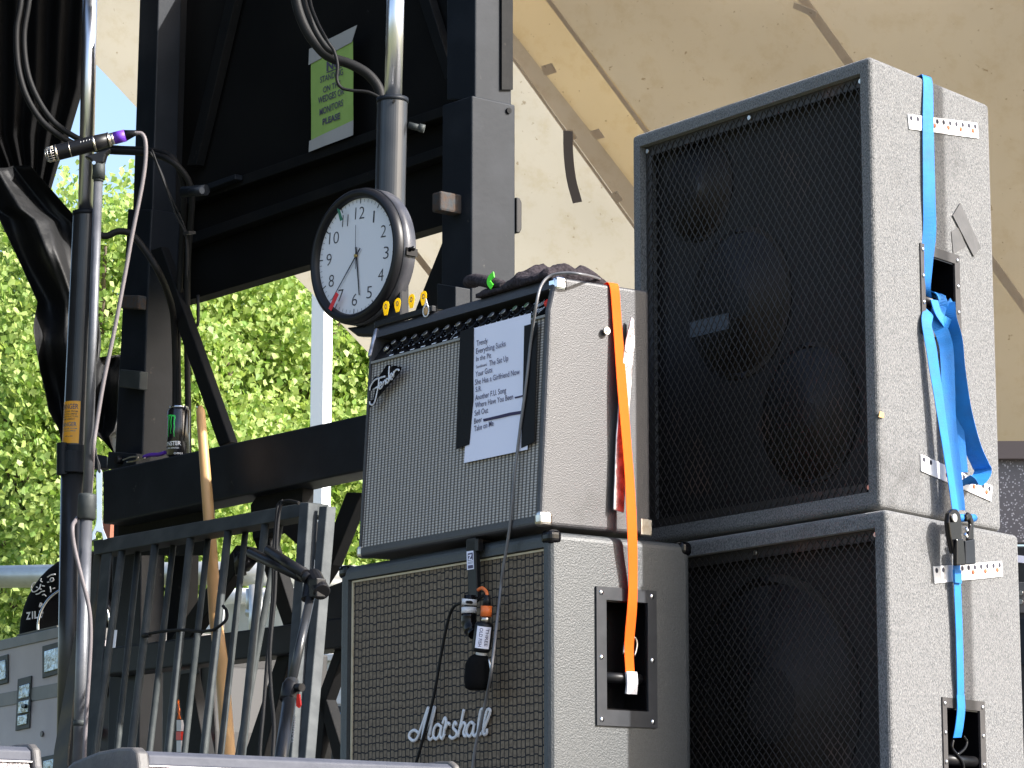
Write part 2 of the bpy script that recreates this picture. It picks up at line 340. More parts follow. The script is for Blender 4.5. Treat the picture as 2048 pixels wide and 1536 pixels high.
canvas('canvas', (.60, .545, .47), (.68, .63, .56), (.93, .9, .84), .62, (1.0, .95, .86))
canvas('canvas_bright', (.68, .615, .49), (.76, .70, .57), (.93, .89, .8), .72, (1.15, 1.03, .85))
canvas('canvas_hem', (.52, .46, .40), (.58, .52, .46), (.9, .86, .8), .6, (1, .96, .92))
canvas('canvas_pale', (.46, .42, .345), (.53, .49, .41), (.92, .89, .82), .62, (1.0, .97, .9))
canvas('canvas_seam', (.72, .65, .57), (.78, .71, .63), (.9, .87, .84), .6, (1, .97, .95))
# glittering dark board
m, n, b, tc, sx, M = nodes('glitter', .35)
vo = n.nodes.new('ShaderNodeTexVoronoi'); vo.inputs['Scale'].default_value = 130; n.links.new(tc.outputs['Object'], vo.inputs[0])
n.links.new(ramp(n, vo.outputs['Distance'], [(.2, (.8, .74, .75)), (.36, (.2, .175, .175))]), b.inputs['Base Color'])

# ------------------------------------------------------------------ the setting
g = G(); g.add([(-400, -200, 0), (400, -200, 0), (400, 900, 0), (-400, 900, 0)], [(0, 1, 2, 3)])
tag(obj('ground', g, MAT['grass'], F=Fr((0, 0, 0), 0)), kind='structure')
DZ = 1.618
g = G(); g.box(Fr((0, 0, 0), 0), -2.6, 5.5, 4.2, 9.9, 1.3, DZ)
tag(obj('stage_deck', g, MAT['deck_top'], F=Fr((0, 0, 1.3), 0)), kind='structure')

T = Fr((W(350, 1000, 8.7).x, 8.7, 0), -50.5)               # the frame of the steel stage structure
def TP(pts, y0, th, g=None, mi=0):
    g = g or G(); return g.prism([T.on(px, py, y=y0) for px, py in pts], T.Y * th, mi)
def TL(px, py, y): return T.on(px, py, y=y)

def leaves(g, C, rad, n, size, rnd, clumps=240, spread=.22):
    cs = []
    while len(cs) < clumps:
        d = Vector((rnd.gauss(0, 1), rnd.gauss(0, 1), rnd.gauss(0, 1))).normalized() * (rnd.random() ** .35)
        p = Vector((C[0] + d.x * rad[0], C[1] + d.y * rad[1], C[2] + d.z * rad[2]))
        if noise.noise(p * 1.25) < -.10: continue
        cs.append((p, spread * rnd.uniform(.6, 1.4)))
    V, Fs = [], []
    for i in range(n):
        p0, sp = rnd.choice(cs)
        p = p0 + Vector((rnd.gauss(0, sp), rnd.gauss(0, sp), rnd.gauss(0, sp * .8)))
        t = Vector((rnd.gauss(0, .6), rnd.gauss(0, .6), -.7 + rnd.gauss(0, .5))).normalized()
        nn = Vector((rnd.gauss(.25, .8), rnd.gauss(-.45, .8), rnd.gauss(.35, .7))); sdir = t.cross(nn)
        if sdir.length < .01: continue
        sdir.normalize(); L = size * rnd.uniform(.7, 1.3); wv = sdir * L * .46; up = nn.normalized() * L * .1
        b = len(V); V += [p, p + t * L * .35 + wv + up, p + t * L, p + t * L * .35 - wv + up]; Fs += [(b, b + 1, b + 2), (b, b + 2, b + 3)]
    return g.add(V, Fs)
def tree(px, py, Y, rw, rh, n, label, seed, m='leaf', size=.05, rd=1.0):
    rnd = random.Random(seed); c = W(px, py, Y); base = Vector((c.x + .3, c.y + .2, 0))
    t = thing('leafy_tree', Fr(base, 0), label, 'tree', 'trees beyond the stage')
    g = G(); top = c + Vector((0, 0, rh * .7)); pts = spline([base, base.lerp(top, .35) + Vector((.1, .05, 0)), base.lerp(top, .7) - Vector((.08, 0, 0)), top], 5)
    g.tube(pts, [.2 * (1 - i / len(pts)) + .02 for i in range(len(pts))], 10)
    for k in range(22):
        q = pts[rnd.randint(len(pts) // 3, len(pts) - 2)]; a = rnd.uniform(0, 6.28)
        e = q + Vector((math.cos(a) * rw * .7, math.sin(a) * rd * .7, rnd.uniform(.2, .8) * rh)); mid = q.lerp(e, .5) + Vector((0, 0, -.12))
        sp = spline([q, mid, e], 4); g.tube(sp, [.05 * (1 - i / len(sp)) + .006 for i in range(len(sp))], 6)
    obj('trunk', g, MAT['bark'], t)
    g = G(); leaves(g, c, (rw, rd, rh), n, size, rnd)
    o = obj('crown', g, MAT[m], t)
tree(185, 960, 20.5, 1.42, 2.05, 72000, 'bright green leafy tree left of the long black hydraulic cylinder, tallest of the trees', 3, rd=1.3)
tree(560, 1010, 21.5, 1.45, 2.0, 72000, 'denser green leafy tree behind the clock and the white lamp post', 5, 'leaf', rd=1.3)
tree(760, 1080, 24.5, 1.5, 2.3, 40000, 'darker green tree farther back, seen in gaps between the two brighter trees', 9, 'leaf_dark', rd=1.2)
tree(-40, 1060, 23.5, 1.3, 2.0, 40000, 'green leafy tree at the far left edge behind the round black bag', 12, 'leaf', rd=1.2)

# white lamp post far behind
P = Fr(WZ(641, 1850, 0) if False else (W(641, 900, 17).x, 17, 0), -30)
t = thing('lamp_post', P, 'plain white square lamp post in front of the green trees, left of the grey amplifier', 'lamp post')
g = G(); g.box(P, -.045, .045, -.045, .045, .25, 5.6); obj('pole', g, MAT['post_white'], t, .004)
g = G(); g.box(P, -.14, .14, -.14, .14, .02, .25); obj('base', g, MAT['galv'], t, .01)
g = G(); g.box(P, -.1, .5, -.09, .09, 5.6, 5.72); obj('lamp_head', g, MAT['post_white'], t, .01)

# ------------------------------------------------------------------ stage roof canvas
CN = Vector((-.35, -.72, -.6)).normalized(); CO = W(1300, 300, 10.6)
def cv(px, py, off=0):
    r = ray(px, py); o = CO + CN * off; return CAM + r * ((o - CAM).dot(CN) / r.dot(CN))
def sheet(name_g, rows, ncol, off, amp=.012, freq=1.1):
    V = []
    for (py, xl, xr) in rows:
        for k in range(ncol + 1):
            p = cv(xl + (xr - xl) * k / ncol, py, off); V.append(p + CN * amp * (noise.noise(p * freq) + .4 * noise.noise(p * freq * 3.1)))
    n = ncol + 1
    return name_g.add(V, [(i * n + k, i * n + k + 1, i * n + n + k + 1, i * n + n + k) for i in range(len(rows) - 1) for k in range(ncol)], 0, True)
cf = Fr(cv(1300, 885), 0)
roof = thing('stage_roof_canvas', cf, 'stained cream canvas stage roof stretched behind the stacked cabinets', 'canvas roof')
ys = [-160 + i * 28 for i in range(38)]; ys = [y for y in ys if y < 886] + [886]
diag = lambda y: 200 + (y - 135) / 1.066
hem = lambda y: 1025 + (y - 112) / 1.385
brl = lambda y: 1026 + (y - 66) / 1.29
seam = lambda y: 1094 + y / 1.347
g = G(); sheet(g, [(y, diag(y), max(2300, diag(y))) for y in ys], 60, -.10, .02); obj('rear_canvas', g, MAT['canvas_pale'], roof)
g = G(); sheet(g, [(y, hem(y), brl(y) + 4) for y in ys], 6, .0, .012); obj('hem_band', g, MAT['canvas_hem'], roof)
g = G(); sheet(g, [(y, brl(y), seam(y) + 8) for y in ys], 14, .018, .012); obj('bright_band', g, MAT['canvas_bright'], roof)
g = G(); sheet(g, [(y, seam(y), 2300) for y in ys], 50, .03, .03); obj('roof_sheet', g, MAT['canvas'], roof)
g = G(); g.ribbon([cv(1097 + (y / 1.347), y, .045) for y in range(-150, 880, 40)], CN.cross(Vector((.6, 0, .8))), .017, .001); obj('seam', g, MAT['canvas_seam'], roof)
g = G(); g.ribbon([cv(1607 + y / 1.39, y, .075) for y in range(-150, 880, 40)], CN.cross(Vector((.6, 0, .8))), .034, .001); obj('seam', g, MAT['canvas_seam'], roof)
g = G(); g.ribbon([cv(hem(y) - 3, y, .012) for y in range(-150, 880, 40)], CN.cross(Vector((.6, 0, .8))), .012, .001); obj('seam', g, MAT['canvas_seam'], roof)
for q in ([(1082, 132), (1104, 126), (1114, 144), (1090, 152)], [(1180, 262), (1198, 257), (1210, 275), (1192, 279)], [(1130, 262), (1143, 258), (1155, 276), (1142, 282)], [(1221, 388), (1234, 382), (1247, 400), (1236, 405)], [(1588, 4), (1634, 22), (1632, 36), (1586, 16)]):
    g = G(); g.prism([cv(a, b, .085) for a, b in q], CN * .002); obj('patch', g, MAT['canvas_seam'], roof)
g = G(); g.ribbon(spline([cv(1136, 262, .1), cv(1137, 310, .11), cv(1143, 360, .12), cv(1155, 405, .13)], 6), Vector((1, -.3, -.1)), .036, .0015)
tag(obj('hanging_strap', g, MAT['band_brown']), 'dark flat strap hanging loose from the canvas hem', 'strap')
for q in ([(572, 540), (-100, 0)],): pass
g = G(); g.ribbon([cv(825 + i * 14, 500 + i * 18, -.06) for i in range(5)], CN.cross(Vector((.6, 0, .8))), .028, .001); obj('seam', g, MAT['canvas_hem'], roof)

# ------------------------------------------------------------------ steel structure
st = thing('steel_tower', Fr(T.w(.4, 0, DZ), T.deg), 'black welded steel stage frame with tall columns, cross beams and a dark panel', 'steel frame')
SP, SO, PB = MAT['steel_paint'], MAT['steel_paint_old'], MAT['panel_black']
obj('panel', TP([(330, -120), (960, -120), (960, 428), (375, 601), (330, 612)], .20, .05), PB, st)
obj('rail', TP([(345, 398), (905, 205), (905, 226), (345, 419)], .15, .048), SO, st, .003)
obj('rail', TP([(330, 484), (905, 284), (905, 304), (330, 506)], .155, .043), SO, st, .003)
obj('rail', TP([(385, 378), (470, 348), (470, 358), (385, 390)], .12, .028), SP, st, .002)
obj('brace', TP([(466, -60), (484, -60), (392, 330), (374, 330)], .16, .03), SO, st, .002)
obj('brace', TP([(824, -40), (846, -40), (905, 150), (890, 160)], .16, .03), SO, st, .002)
# right column: inner post and outer sleeve
obj('column', TP([(893, -120), (951, -120), (950, 200), (893, 200)], .03, .125), SP, st, .004)
obj('column_strip', (lambda g: g.prism([T.on(a, b, x=T.l(TL(951, 0, .03)).x + .001) for a, b in ((1001, -100), (1023, -100), (1023, 180), (1001, 180))], T.X * .006))(G()), MAT['steel_paint_old'], st)
cA = T.l(TL(943, 600, 0)).x
g = G(); g.box(T, cA - .128, cA, 0, .148, DZ, T.l(TL(945, 190, 0)).z); obj('sleeve', g, SP, st, .005, 3)
g = G(); q = T.on(1016, 222, x=cA); g.disc(q, T.X, .008, .006, 14); obj('bolt', g, MAT['steel_paint_old'], st)
g = G(); g.prism([T.on(a, b, x=cA - .02) for a, b in ((1033, 394), (1040, 396), (1044, 404), (1044, 458), (1040, 466), (1033, 466))], T.X * -.05); obj('bracket', g, MAT['black_plastic'], st, .003)
o = obj('stop_block', (lambda g: g.box(T, *(lambda a, b: (a.x, b.x, -.07, .004, b.z, a.z))(T.l(TL(863, 386, -.07)), T.l(TL(881, 420, -.07)))))(G()), MAT['rust'], st, .006, label='rusty grey steel block on the right column')
obj('bracket', TP([(874, 567), (911, 573), (911, 622), (874, 618)], -.05, .05), MAT['steel_paint'], st, .002)
obj('brace', TP([(884, 484), (884, 560), (868, 640), (822, 640)], .08, .05), SO, st, .003)
# left column
obj('column', TP([(283, -120), (320, -120), (304, 430), (265, 430)], .02, .085), SP, st, .004)
obj('sleeve', TP([(255, 418), (303, 418), (293, 620), (283, 930), (228, 930), (243, 640)], -.0, .105), SP, st, .005)
obj('column', TP([(228, 1000), (283, 1000), (276, 1600), (212, 1600)], .02, .085), SP, st, .004)
obj('post', TP([(352, -120), (362, -120), (345, 420), (335, 420)], .1, .03), SO, st, .002)
obj('post', TP([(318, 420), (338, 420), (325, 960), (305, 960)], .12, .05), SO, st, .002)
obj('post', TP([(338, 980), (372, 980), (366, 1320), (332, 1320)], .12, .05), SO, st, .002)
obj('stop_block', TP([(243, 590), (277, 590), (276, 618), (241, 616)], -.035, .03), MAT['rust'], st, .004)
obj('bracket', TP([(240, 738), (280, 742), (278, 779), (238, 774)], -.035, .03), MAT['gate_paint'], st, .003)
obj('bracket', TP([(216, 903), (272, 907), (270, 938), (213, 938)], -.06, .05), SP, st, .003)
g = G(); q = TL(243, 921, -.062); g.disc(q, -T.Y, .012, .02, 12); obj('bolt', g, MAT['black_plastic'], st)
obj('brace', TP([(300, 500), (322, 492), (460, 884), (437, 893)], -.005, .03), SO, st, .004)
obj('hook', (lambda g: g.tube(spline([TL(396, 590, .1), TL(396, 645, .1), TL(390, 650, .1), TL(381, 648, .1)], 4), .005, 8))(G()), MAT['black'], st)
# beams
obj('beam', TP([(205, 942), (760, 822), (760, 934), (235, 1043), (205, 1048)], -.10, .10), SP, st, .006, 3)
obj('gusset', TP([(236, 1010), (420, 1008), (412, 1110), (236, 1110)], -.02, .02), SO, st, .002)
obj('gusset', TP([(536, 960), (606, 946), (603, 1010), (640, 1130), (560, 1060), (505, 1080), (500, 1010)], -.05, .04), SO, st, .003)
obj('lower_beam', TP([(190, 1299), (780, 1222), (780, 1284), (190, 1352)], -.06, .09), SP, st, .005)
for q in ([(692, 985), (722, 985), (664, 1130), (632, 1180), (628, 1150)], [(503, 1068), (534, 1068), (590, 1245), (566, 1252)], [(472, 1090), (506, 1096), (362, 1300), (326, 1300)],
          [(556, 1305), (582, 1302), (520, 1540), (478, 1540)], [(670, 1296), (690, 1292), (652, 1400), (638, 1560), (618, 1560), (640, 1380)], [(636, 1398), (650, 1392), (690, 1520), (672, 1540)],
          [(350, 1350), (380, 1345), (420, 1560), (386, 1560)]):
    obj('brace', TP(q, -.03, .035), SO, st, .003)
obj('corner_plate', TP([(640, 1180), (690, 1160), (735, 1160), (735, 1245), (640, 1250)], -.045, .04), SP, st, .003)
g = G(); g.tube([TL(500, 1110, -.05), TL(485, 1128, -.05)], .028, 12); g.tube([TL(478, 1105, -.04), TL(482, 1150, -.04)], .016, 10); obj('hinge', g, MAT['black_plastic'], st)

# dark stored gear below the beams, behind the gate
K = Fr(T.w(0, .75, DZ), T.deg)
def KP(pts, y0, th, g=None): return (g or G()).prism([T.on(a, b, y=y0) for a, b in pts], T.Y * th)
ca = thing('equipment_rack', Fr(T.w(-.2, .5, DZ), T.deg), 'tall black equipment rack in the dark behind the steel gate', 'rack')
obj('cabinet', KP([(178, 1292), (398, 1292), (392, 1600), (160, 1600)], .45, .5), MAT['black'], ca, .006)
obj('cabinet', KP([(398, 1330), (420, 1330), (430, 1462), (432, 1600), (392, 1600)], .46, .35), MAT['black'], ca, .006)
obj('display_panel', KP([(190, 1363), (206, 1363), (205, 1391), (190, 1391)], .43, .015), MAT['white_metal'], ca)
for a, b, c_, d in ((180, 1455, 188, 1472), (177, 1515, 186, 1531), (352, 1463, 362, 1480), (389, 1466, 394, 1478)):
    obj('red_light', KP([(a, b), (c_, b), (c_, d), (a, d)], .42, .02), MAT['red_plastic'], ca)  # red lights in the dark, drawn as small red panels without glow
for a, b, c_, d in ((181, 1472, 187, 1477), (353, 1440, 362, 1462), (353, 1481, 362, 1504), (401, 1441, 406, 1462), (179, 1497, 184, 1501)):
    obj('white_label', KP([(a, b), (c_, b), (c_, d), (a, d)], .42, .015), MAT['white_metal'], ca)
g = G()
for k in range(4): g.tube(spline([TL(354 + k * 1.5, 1400, .40 + .01 * k), TL(359 - k, 1420, .39), TL(355 + 2 * k, 1438, .4)], 5), .0022, 6)
tag(obj('coiled_cable', g, MAT['orange_plastic']), 'thin orange cables hanging in the dark rack behind the gate bars', 'cable')
g = G()
for a, b, c_, d in ((186, 1394, 199, 1412), (190, 1388, 204, 1404), (184, 1410, 192, 1428), (183, 1440, 188, 1452)): g.tube([TL(a, b, .36), TL(c_, d, .36)], .004, 6)
tag(obj('cymbal_rods', g, MAT['worn_chrome']), 'short chrome rods standing at the left end of the dark rack', 'rods')

# background behind: trailer, truck, wall, truss pipe
B0 = Fr((W(520, 1400, 13).x, 13, 0), -38)
def BP(F, pts, y0, th, g=None): return (g or G()).prism([F.on(a, b, y=y0) for a, b in pts], F.Y * th)
tr = thing('white_trailer', B0, 'white box trailer parked behind the stage, seen through the gate bars', 'trailer')
obj('body', BP(B0, [(462, 1318), (700, 1322), (700, 1640), (462, 1640)], 0, 1.4), MAT['white_paint'], tr, .01)
obj('roof_edge', BP(B0, [(458, 1304), (706, 1308), (706, 1322), (458, 1320)], -.03, 1.46), MAT['white_metal'], tr, .004)
obj('side_door', BP(B0, [(655, 1338), (684, 1338), (684, 1408), (655, 1408)], -.012, .012), MAT['white_metal'], tr, .002)
obj('lower_skirt', BP(B0, [(640, 1412), (700, 1412), (700, 1640), (640, 1640)], -.03, .03), MAT['black'], tr, .002)
g = G(); q = B0.on(671, 1432, y=-.045); g.disc(q, B0.Y, .022, .012, 20); obj('blue_badge', g, MAT['blue_strap'], tr)
B1 = Fr((W(520, 1300, 15).x, 15, 0), -30)
g = BP(B1, [(400, 1240), (720, 1262), (720, 1640), (400, 1640)], 0, 3)
tag(obj('garden_wall', g, MAT['cream_wall'], F=B1), 'pale cream wall standing behind the white trailer', 'wall')
t = thing('camper', Fr(B1.w(.1, -1.2, 0), -30), 'white rounded camper with silver roof edge below the pipe', 'camper')
obj('body', BP(B1, [(412, 1300), (418, 1240), (436, 1204), (470, 1196), (585, 1196), (620, 1210), (628, 1300)], -1.2, .9), MAT['trailer_roof'], t, .03, 3)
g = G(); g.tube([B1.on(a, b, y=-1.25) for a, b in ((428, 1196), (470, 1192), (590, 1190), (625, 1206))], .035, 10); obj('roof_edge', g, MAT['white_paint'], t)
obj('window', BP(B1, [(412, 1222), (446, 1216), (446, 1262), (410, 1266)], -1.22, .02), MAT['white_paint'], t, .01)
g = G(); g.tube([B1.on(511, 1300, y=-1.6), B1.on(511, 1170, y=-1.6)], .03, 10); g.tube([B1.on(495, 1225, y=-1.6), B1.on(530, 1225, y=-1.6)], .02, 8); g.tube([B1.on(499, 1225, y=-1.6), B1.on(499, 1178, y=-1.6)], .016, 8)
tag(obj('pipe_clamp', g, MAT['silver_pipe']), 'upright pale pipe fitting joined to the horizontal pipe', 'pipe')
g = G(); g.tube([W(-80, 1155, 14.5), W(420, 1146, 14), W(820, 1158, 13.7)], .055, 16)
tag(obj('truss_pipe', g, MAT['silver_pipe']), 'long horizontal silver pipe running behind the gate and the bag', 'pipe')
g = BP(B1, [(206, 1030), (222, 1028), (219, 1085), (204, 1088)], -.6, .2); 
tag(obj('brick_chimney', g, MAT['brown_wall']), 'small red brown block seen beside the hanging wrench', 'chimney')
g = BP(B1, [(203, 1040), (226, 1034), (225, 1042), (203, 1044)], -.75, .1); tag(obj('eaves_board', g, MAT['cream_wall']), 'short cream board sticking out beside the wrench', 'board')

# ------------------------------------------------------------------ hydraulic cylinders
def cyl_thing(label, rod, barrel, Y, parts=()):
    a, b = barrel[0], barrel[1]; Fq = Fr((W(b[0], b[1], Y).x, Y, DZ), T.deg)
    t = thing('hydraulic_cylinder', Fq, label, 'hydraulic cylinder', 'hydraulic cylinders of the stage')
    g = G(); g.tube([W(*rod[0], Y), W(*rod[1], Y)], rod[2], 32); obj('piston_rod', g, MAT['rod_chrome'], t)
    g = G(); g.tube([W(*a, Y), W(*b, Y)], barrel[2], 40); obj('barrel', g, MAT['cylinder_paint'], t, .002)
    g = G(); g.tube([W(a[0], a[1] - 1, Y), W(a[0], a[1] + 8, Y)], barrel[2] + .002, 40); obj('end_cap', g, MAT['steel_paint'], t)
    return t
YL, YC = 9.1, 7.35
hl = cyl_thing('long black hydraulic cylinder with orange danger sticker and silver rod at the left', ((183, -150), (171, 430), .0235), ((171, 424), (150, 900), .0385), YL)
hc = cyl_thing('black hydraulic cylinder with gleaming silver rod directly behind the clock', ((795, -150), (786, 200), .0225), ((785, 198), (768, 900), .0385), YC)
g = G(); g.tube([W(146, 893, YL), W(134, 1700, YL)], .036, 40); obj('lower_barrel', g, MAT['cylinder_paint'], hl)
g = G(); g.tube([W(147, 905, YL), W(146, 948, YL)], .050, 36); g.tube([W(125, 886, YL - .03), W(125, 950, YL - .03)], .018, 12); g.tube([W(150, 893, YL), W(150, 906, YL)], .044, 36); obj('collar', g, MAT['steel_paint'], hl, .002)
g = G(); g.prism([W(165, 904, YL), W(214, 912, YL - .02), W(214, 936, YL - .02), W(165, 934, YL)], (0, .05, 0)); obj('mount', g, MAT['steel_paint'], hl, .002)
g = G(); g.tube([W(788, 202, YC - .04), W(788, 202, YC - .046)], .004, 10); obj('screw', g, MAT['black'], hc)
g = G(); g.tube([W(817, 250, YC), W(842, 257, YC)], .009, 12); g.tube([W(838, 255, YC), W(849, 258, YC)], .011, 12); obj('hose_fitting', g, MAT['gate_paint'], hc)
# danger sticker wrapped round the left barrel
ax0 = W(165, 560, YL); 
def cylmap(pxA, pxB, Y, r):
    A, B = W(*pxA, Y), W(*pxB, Y); ax = (B - A).normalized()
    tc_ = Vector((CAM.x - A.x, CAM.y - A.y, 0)).normalized(); rt = ax.cross(tc_).normalized()
    if rt.x < 0: rt = -rt
    return lambda ang, s, rr=r: A + ax * s + (tc_ * math.cos(ang) + rt * math.sin(ang)) * rr
cm = cylmap((154, 806), (150, 890), YL, .0385); Hs = (W(154, 806, YL) - W(150, 890, YL)).length
g = G(); n = 12; V = []; a0, a1 = -1.75, .28
for i in range(2):
    for k in range(n + 1): V.append(cm(a0 + (a1 - a0) * k / n, Hs * i, .0393))
g.add(V, [(k, k + 1, n + 2 + k, n + 1 + k) for k in range(n)], 0, True); stk = obj('danger_sticker', g, MAT['sticker_orange'], hl)
g = G()
def cylfit(s, y0, h, w0, w1, mi): 
    text_geo(g, s, None, None, None, None, mi, bold=.012, ymap=lambda u, t: cm(w0 + (w1 - w0) * u, y0 + h * (1 - t), .0397))
cylfit('DANGER', .009, .016, -1.5, .12, 0); cylfit('KEEP CLEAR FROM', .030, .005, -1.6, .1, 1); cylfit('ALL COLUMNS', .038, .005, -1.4, .05, 1)
cylfit('WHEN STRUCTURE', .046, .005, -1.6, .16, 1); cylfit('IN MOVEMENT', .054, .005, -1.3, -.1, 1); cylfit('DANGER', .066, .013, -1.5, .06, 2)
cylfit('KEEP CLEAR FROM', .084, .004, -1.6, .1, 2); cylfit('ALL COLUMNS', .091, .004, -1.3, .0, 2); cylfit('<->', .106, .007, -.9, -.2, 0)
obj('lettering', g, [MAT['ink'], MAT['dirt'], MAT['sticker_blue']], stk)

# ------------------------------------------------------------------ black drapes
def drape(rows, Y, ncol, folds, amp, th=.006, tilt=0):
    """a hanging cloth: rows of (py, left px, right px), folded in depth"""
    V = []
    for i, (py, xl, xr) in enumerate(rows):
        for k in range(ncol + 1):
            u = k / ncol; px = xl + (xr - xl) * u
            V.append(W(px, py, Y + tilt * u + amp * math.sin(u * folds * 6.283 + .6 * math.sin(py * .006)) + amp * .6 * noise.noise(Vector((u * 7, py * .004, 1)))))
    n = ncol + 1; m = len(V); V2 = V + [p + Vector((0, th, 0)) for p in V]
    F_ = [(i * n + k, i * n + k + 1, i * n + n + k + 1, i * n + n + k) for i in range(len(rows) - 1) for k in range(ncol)]
    F_ += [tuple(m + j for j in f)[::-1] for f in F_]
    for i in range(len(rows) - 1):
        for k in (0, ncol): F_.append((i * n + k, i * n + n + k, m + i * n + n + k, m + i * n + k))
    for k in range(ncol):
        for i in (0, len(rows) - 1): F_.append((i * n + k, i * n + k + 1, m + i * n + k + 1, m + i * n + k))
    g = G(); return g.add(V2, F_, 0, True)
def rowsof(keys, step=12):
    out = []
    for (y0, a0, b0), (y1, a1, b1) in zip(keys, keys[1:]):
        n = max(1, int((y1 - y0) / step))
        for i in range(n): t = i / n; out.append((y0 + (y1 - y0) * t, a0 + (a1 - a0) * t, b0 + (b1 - b0) * t))
    return out + [keys[-1]]
g = drape(rowsof([(-150, -240, 184), (0, -220, 176), (174, -200, 167), (271, -160, 138), (330, -90, 116), (410, -40, 92), (440, -20, 86)]), 9.75, 110, 9, .022)
tag(obj('black_drape', g, MAT['cloth_black']), 'black stage curtain hanging in long folds at the upper left', 'curtain')
g = drape(rowsof([(330, -60, 60), (420, -30, 140), (440, 0, 160), (520, 36, 175), (600, 72, 190), (660, 70, 195), (740, 78, 195), (820, 96, 190), (860, 118, 180), (900, 128, 160)], 8), 9.6, 60, 1.5, .06, .05)
for i, p in enumerate(g.v): g.v[i] = p + Vector((0, .03 * math.sin(p.z * 21 + p.x * 16) + .02 * noise.noise(p * 9), 0))
tag(obj('bundled_drape', g, MAT['vinyl_black']), 'black vinyl curtain gathered and bulging behind the orange stickered cylinder', 'curtain')
g = drape(rowsof([(706, 232, 268), (712, 196, 272), (740, 188, 270), (800, 186, 265), (862, 186, 250), (874, 200, 230), (905, 226, 232)], 6), 9.5, 30, 1.2, .04, .12)
for i, p in enumerate(g.v): g.v[i] = p + Vector((0, .03 * math.sin(p.z * 30 + p.x * 10), 0))
tag(obj('bundled_drape', g, MAT['vinyl_black']), 'small lump of black gathered curtain between the left cylinder and left column', 'curtain')

# ------------------------------------------------------------------ cables
def cable(pts, Y, r, m, label, n=8):
    P_ = [W(p[0], p[1], (p[2] if len(p) > 2 else Y)) for p in pts]
    g = G(); g.tube(spline(P_, n), r, 10); return tag(obj('cable', g, MAT[m]), label, 'cable')
cable([(42, -80), (42, 0), (33, 60), (36, 130), (52, 190), (82, 240), (120, 272), (160, 292), (215, 302, 8.7), (285, 306, 8.6), (335, 318, 8.5), (366, 344, 8.5), (382, 375, 8.52), (384, 410, 8.55), (376, 520, 8.66), (374, 660, 8.72), (376, 810, 8.75), (377, 960, 8.78)], 8.9, .0095, 'cable_black', 'thick black cable looping from the top left past the microphone and down beside the can')
cable([(62, -80), (58, 0), (48, 70), (54, 140), (74, 195), (104, 240), (140, 268), (178, 286), (228, 296, 8.72), (292, 300, 8.62), (340, 312, 8.52), (362, 350, 8.52), (368, 400, 8.57), (362, 520, 8.68), (356, 660, 8.74), (357, 810, 8.77), (360, 960, 8.8)], 8.92, .009, 'cable_black', 'second thick black cable running inside the loop of the first at the top left')
cable([(300, 304), (318, 335), (340, 390), (372, 465), (377, 540)], 8.33, .003, 'cable_black', 'thin black wire hanging right of the other one beside the left column')
cable([(304, 300), (330, 370), (352, 430), (372, 475), (374, 560)], 8.31, .003, 'cable_black', 'thin black wire hanging left of the other one beside the left column')
cable([(190, 466), (212, 472), (236, 463), (262, 468), (290, 500), (318, 545), (340, 600, 8.6), (348, 650, 8.7), (351, 740, 8.76), (351, 840, 8.78), (351, 960, 8.8)], 8.45, .010, 'cable_black', 'black hose bending from the left cylinder across the column and down')
cable([(588, -60), (592, 0), (610, 55), (640, 98), (664, 116), (700, 128), (735, 148), (758, 178), (764, 215), (762, 260)], 7.5, .0135, 'cable_black', 'thick black hydraulic hose crossing in front of the green sign')
cable([(604, -60), (608, 0), (626, 52), (650, 92), (668, 106)], 7.47, .008, 'cable_black', 'black hose alongside the thickest one above the green sign', 6)
cable([(617, -60), (620, 0), (634, 42), (655, 82), (668, 102), (675, 130), (674, 160), (684, 176), (705, 181), (735, 184), (762, 196)], 7.45, .0042, 'cable_black', 'thinnest black hose kinking down over the green sign')
g = G(); g.ribbon([W(372, 466, 8.30), W(386, 466, 8.32)], Vector((0, 0, 1)), .008, .012); tag(obj('cable_tie', g, MAT['black']), 'black cable tie holding the two cables beside the left column', 'cable tie')
g = G(); g.tube([W(366, 384, 8.3), W(412, 380, 8.25)], .016, 10); g.tube([W(380, 384, 8.24), W(404, 381, 8.2)], .010, 8); tag(obj('cable_clamp', g, MAT['steel_paint']), 'dark metal clamp holding the cables at the upper left rail', 'clamp')

# ------------------------------------------------------------------ sign on the dark panel
YS = .14
def signgeo(F, pts, y, th): return G().prism([F.on(a, b, y=y) for a, b in pts], F.Y * th)
sg = thing('paper_sign', Fr(T.on(660, 300, y=YS - .02), T.deg), 'green paper notice taped to the dark panel between the two silver rods', 'sign')
def wavy(F, TLp, TRp, BRp, BLp, y, th, amp, nx=14, ny=20, fr=11):
    A, B, C_, D = [F.on(*p, y=y) for p in (TLp, TRp, BRp, BLp)]; V = []
    for k in range(2):
        for j in range(ny + 1):
            for i in range(nx + 1):
                u, v = i / nx, j / ny; p = A.lerp(B, u).lerp(D.lerp(C_, u), v); V.append(p + F.Y * (th * k + amp * noise.noise(F.l(p) * fr)))
    n = nx + 1; m = (nx + 1) * (ny + 1)
    F_ = [(j * n + i, j * n + i + 1, j * n + n + i + 1, j * n + n + i) for j in range(ny) for i in range(nx)]; F_ += [tuple(m + q for q in f)[::-1] for f in F_]
    return G().add(V, F_, 0, True)
pp = obj('paper', wavy(T, (622, 108), (706, 66), (706, 268), (622, 292), YS, .0008, .0016), MAT['green_paper'], sg)
obj('tape', wavy(T, (618, 98), (714, 50), (704, 84), (617, 130), YS - .003, .0008, .0015), MAT['grey_tape'], sg)
obj('tape', wavy(T, (618, 282), (706, 240), (706, 270), (617, 304), YS - .003, .0008, .0015), MAT['grey_tape'], sg)
g = G()
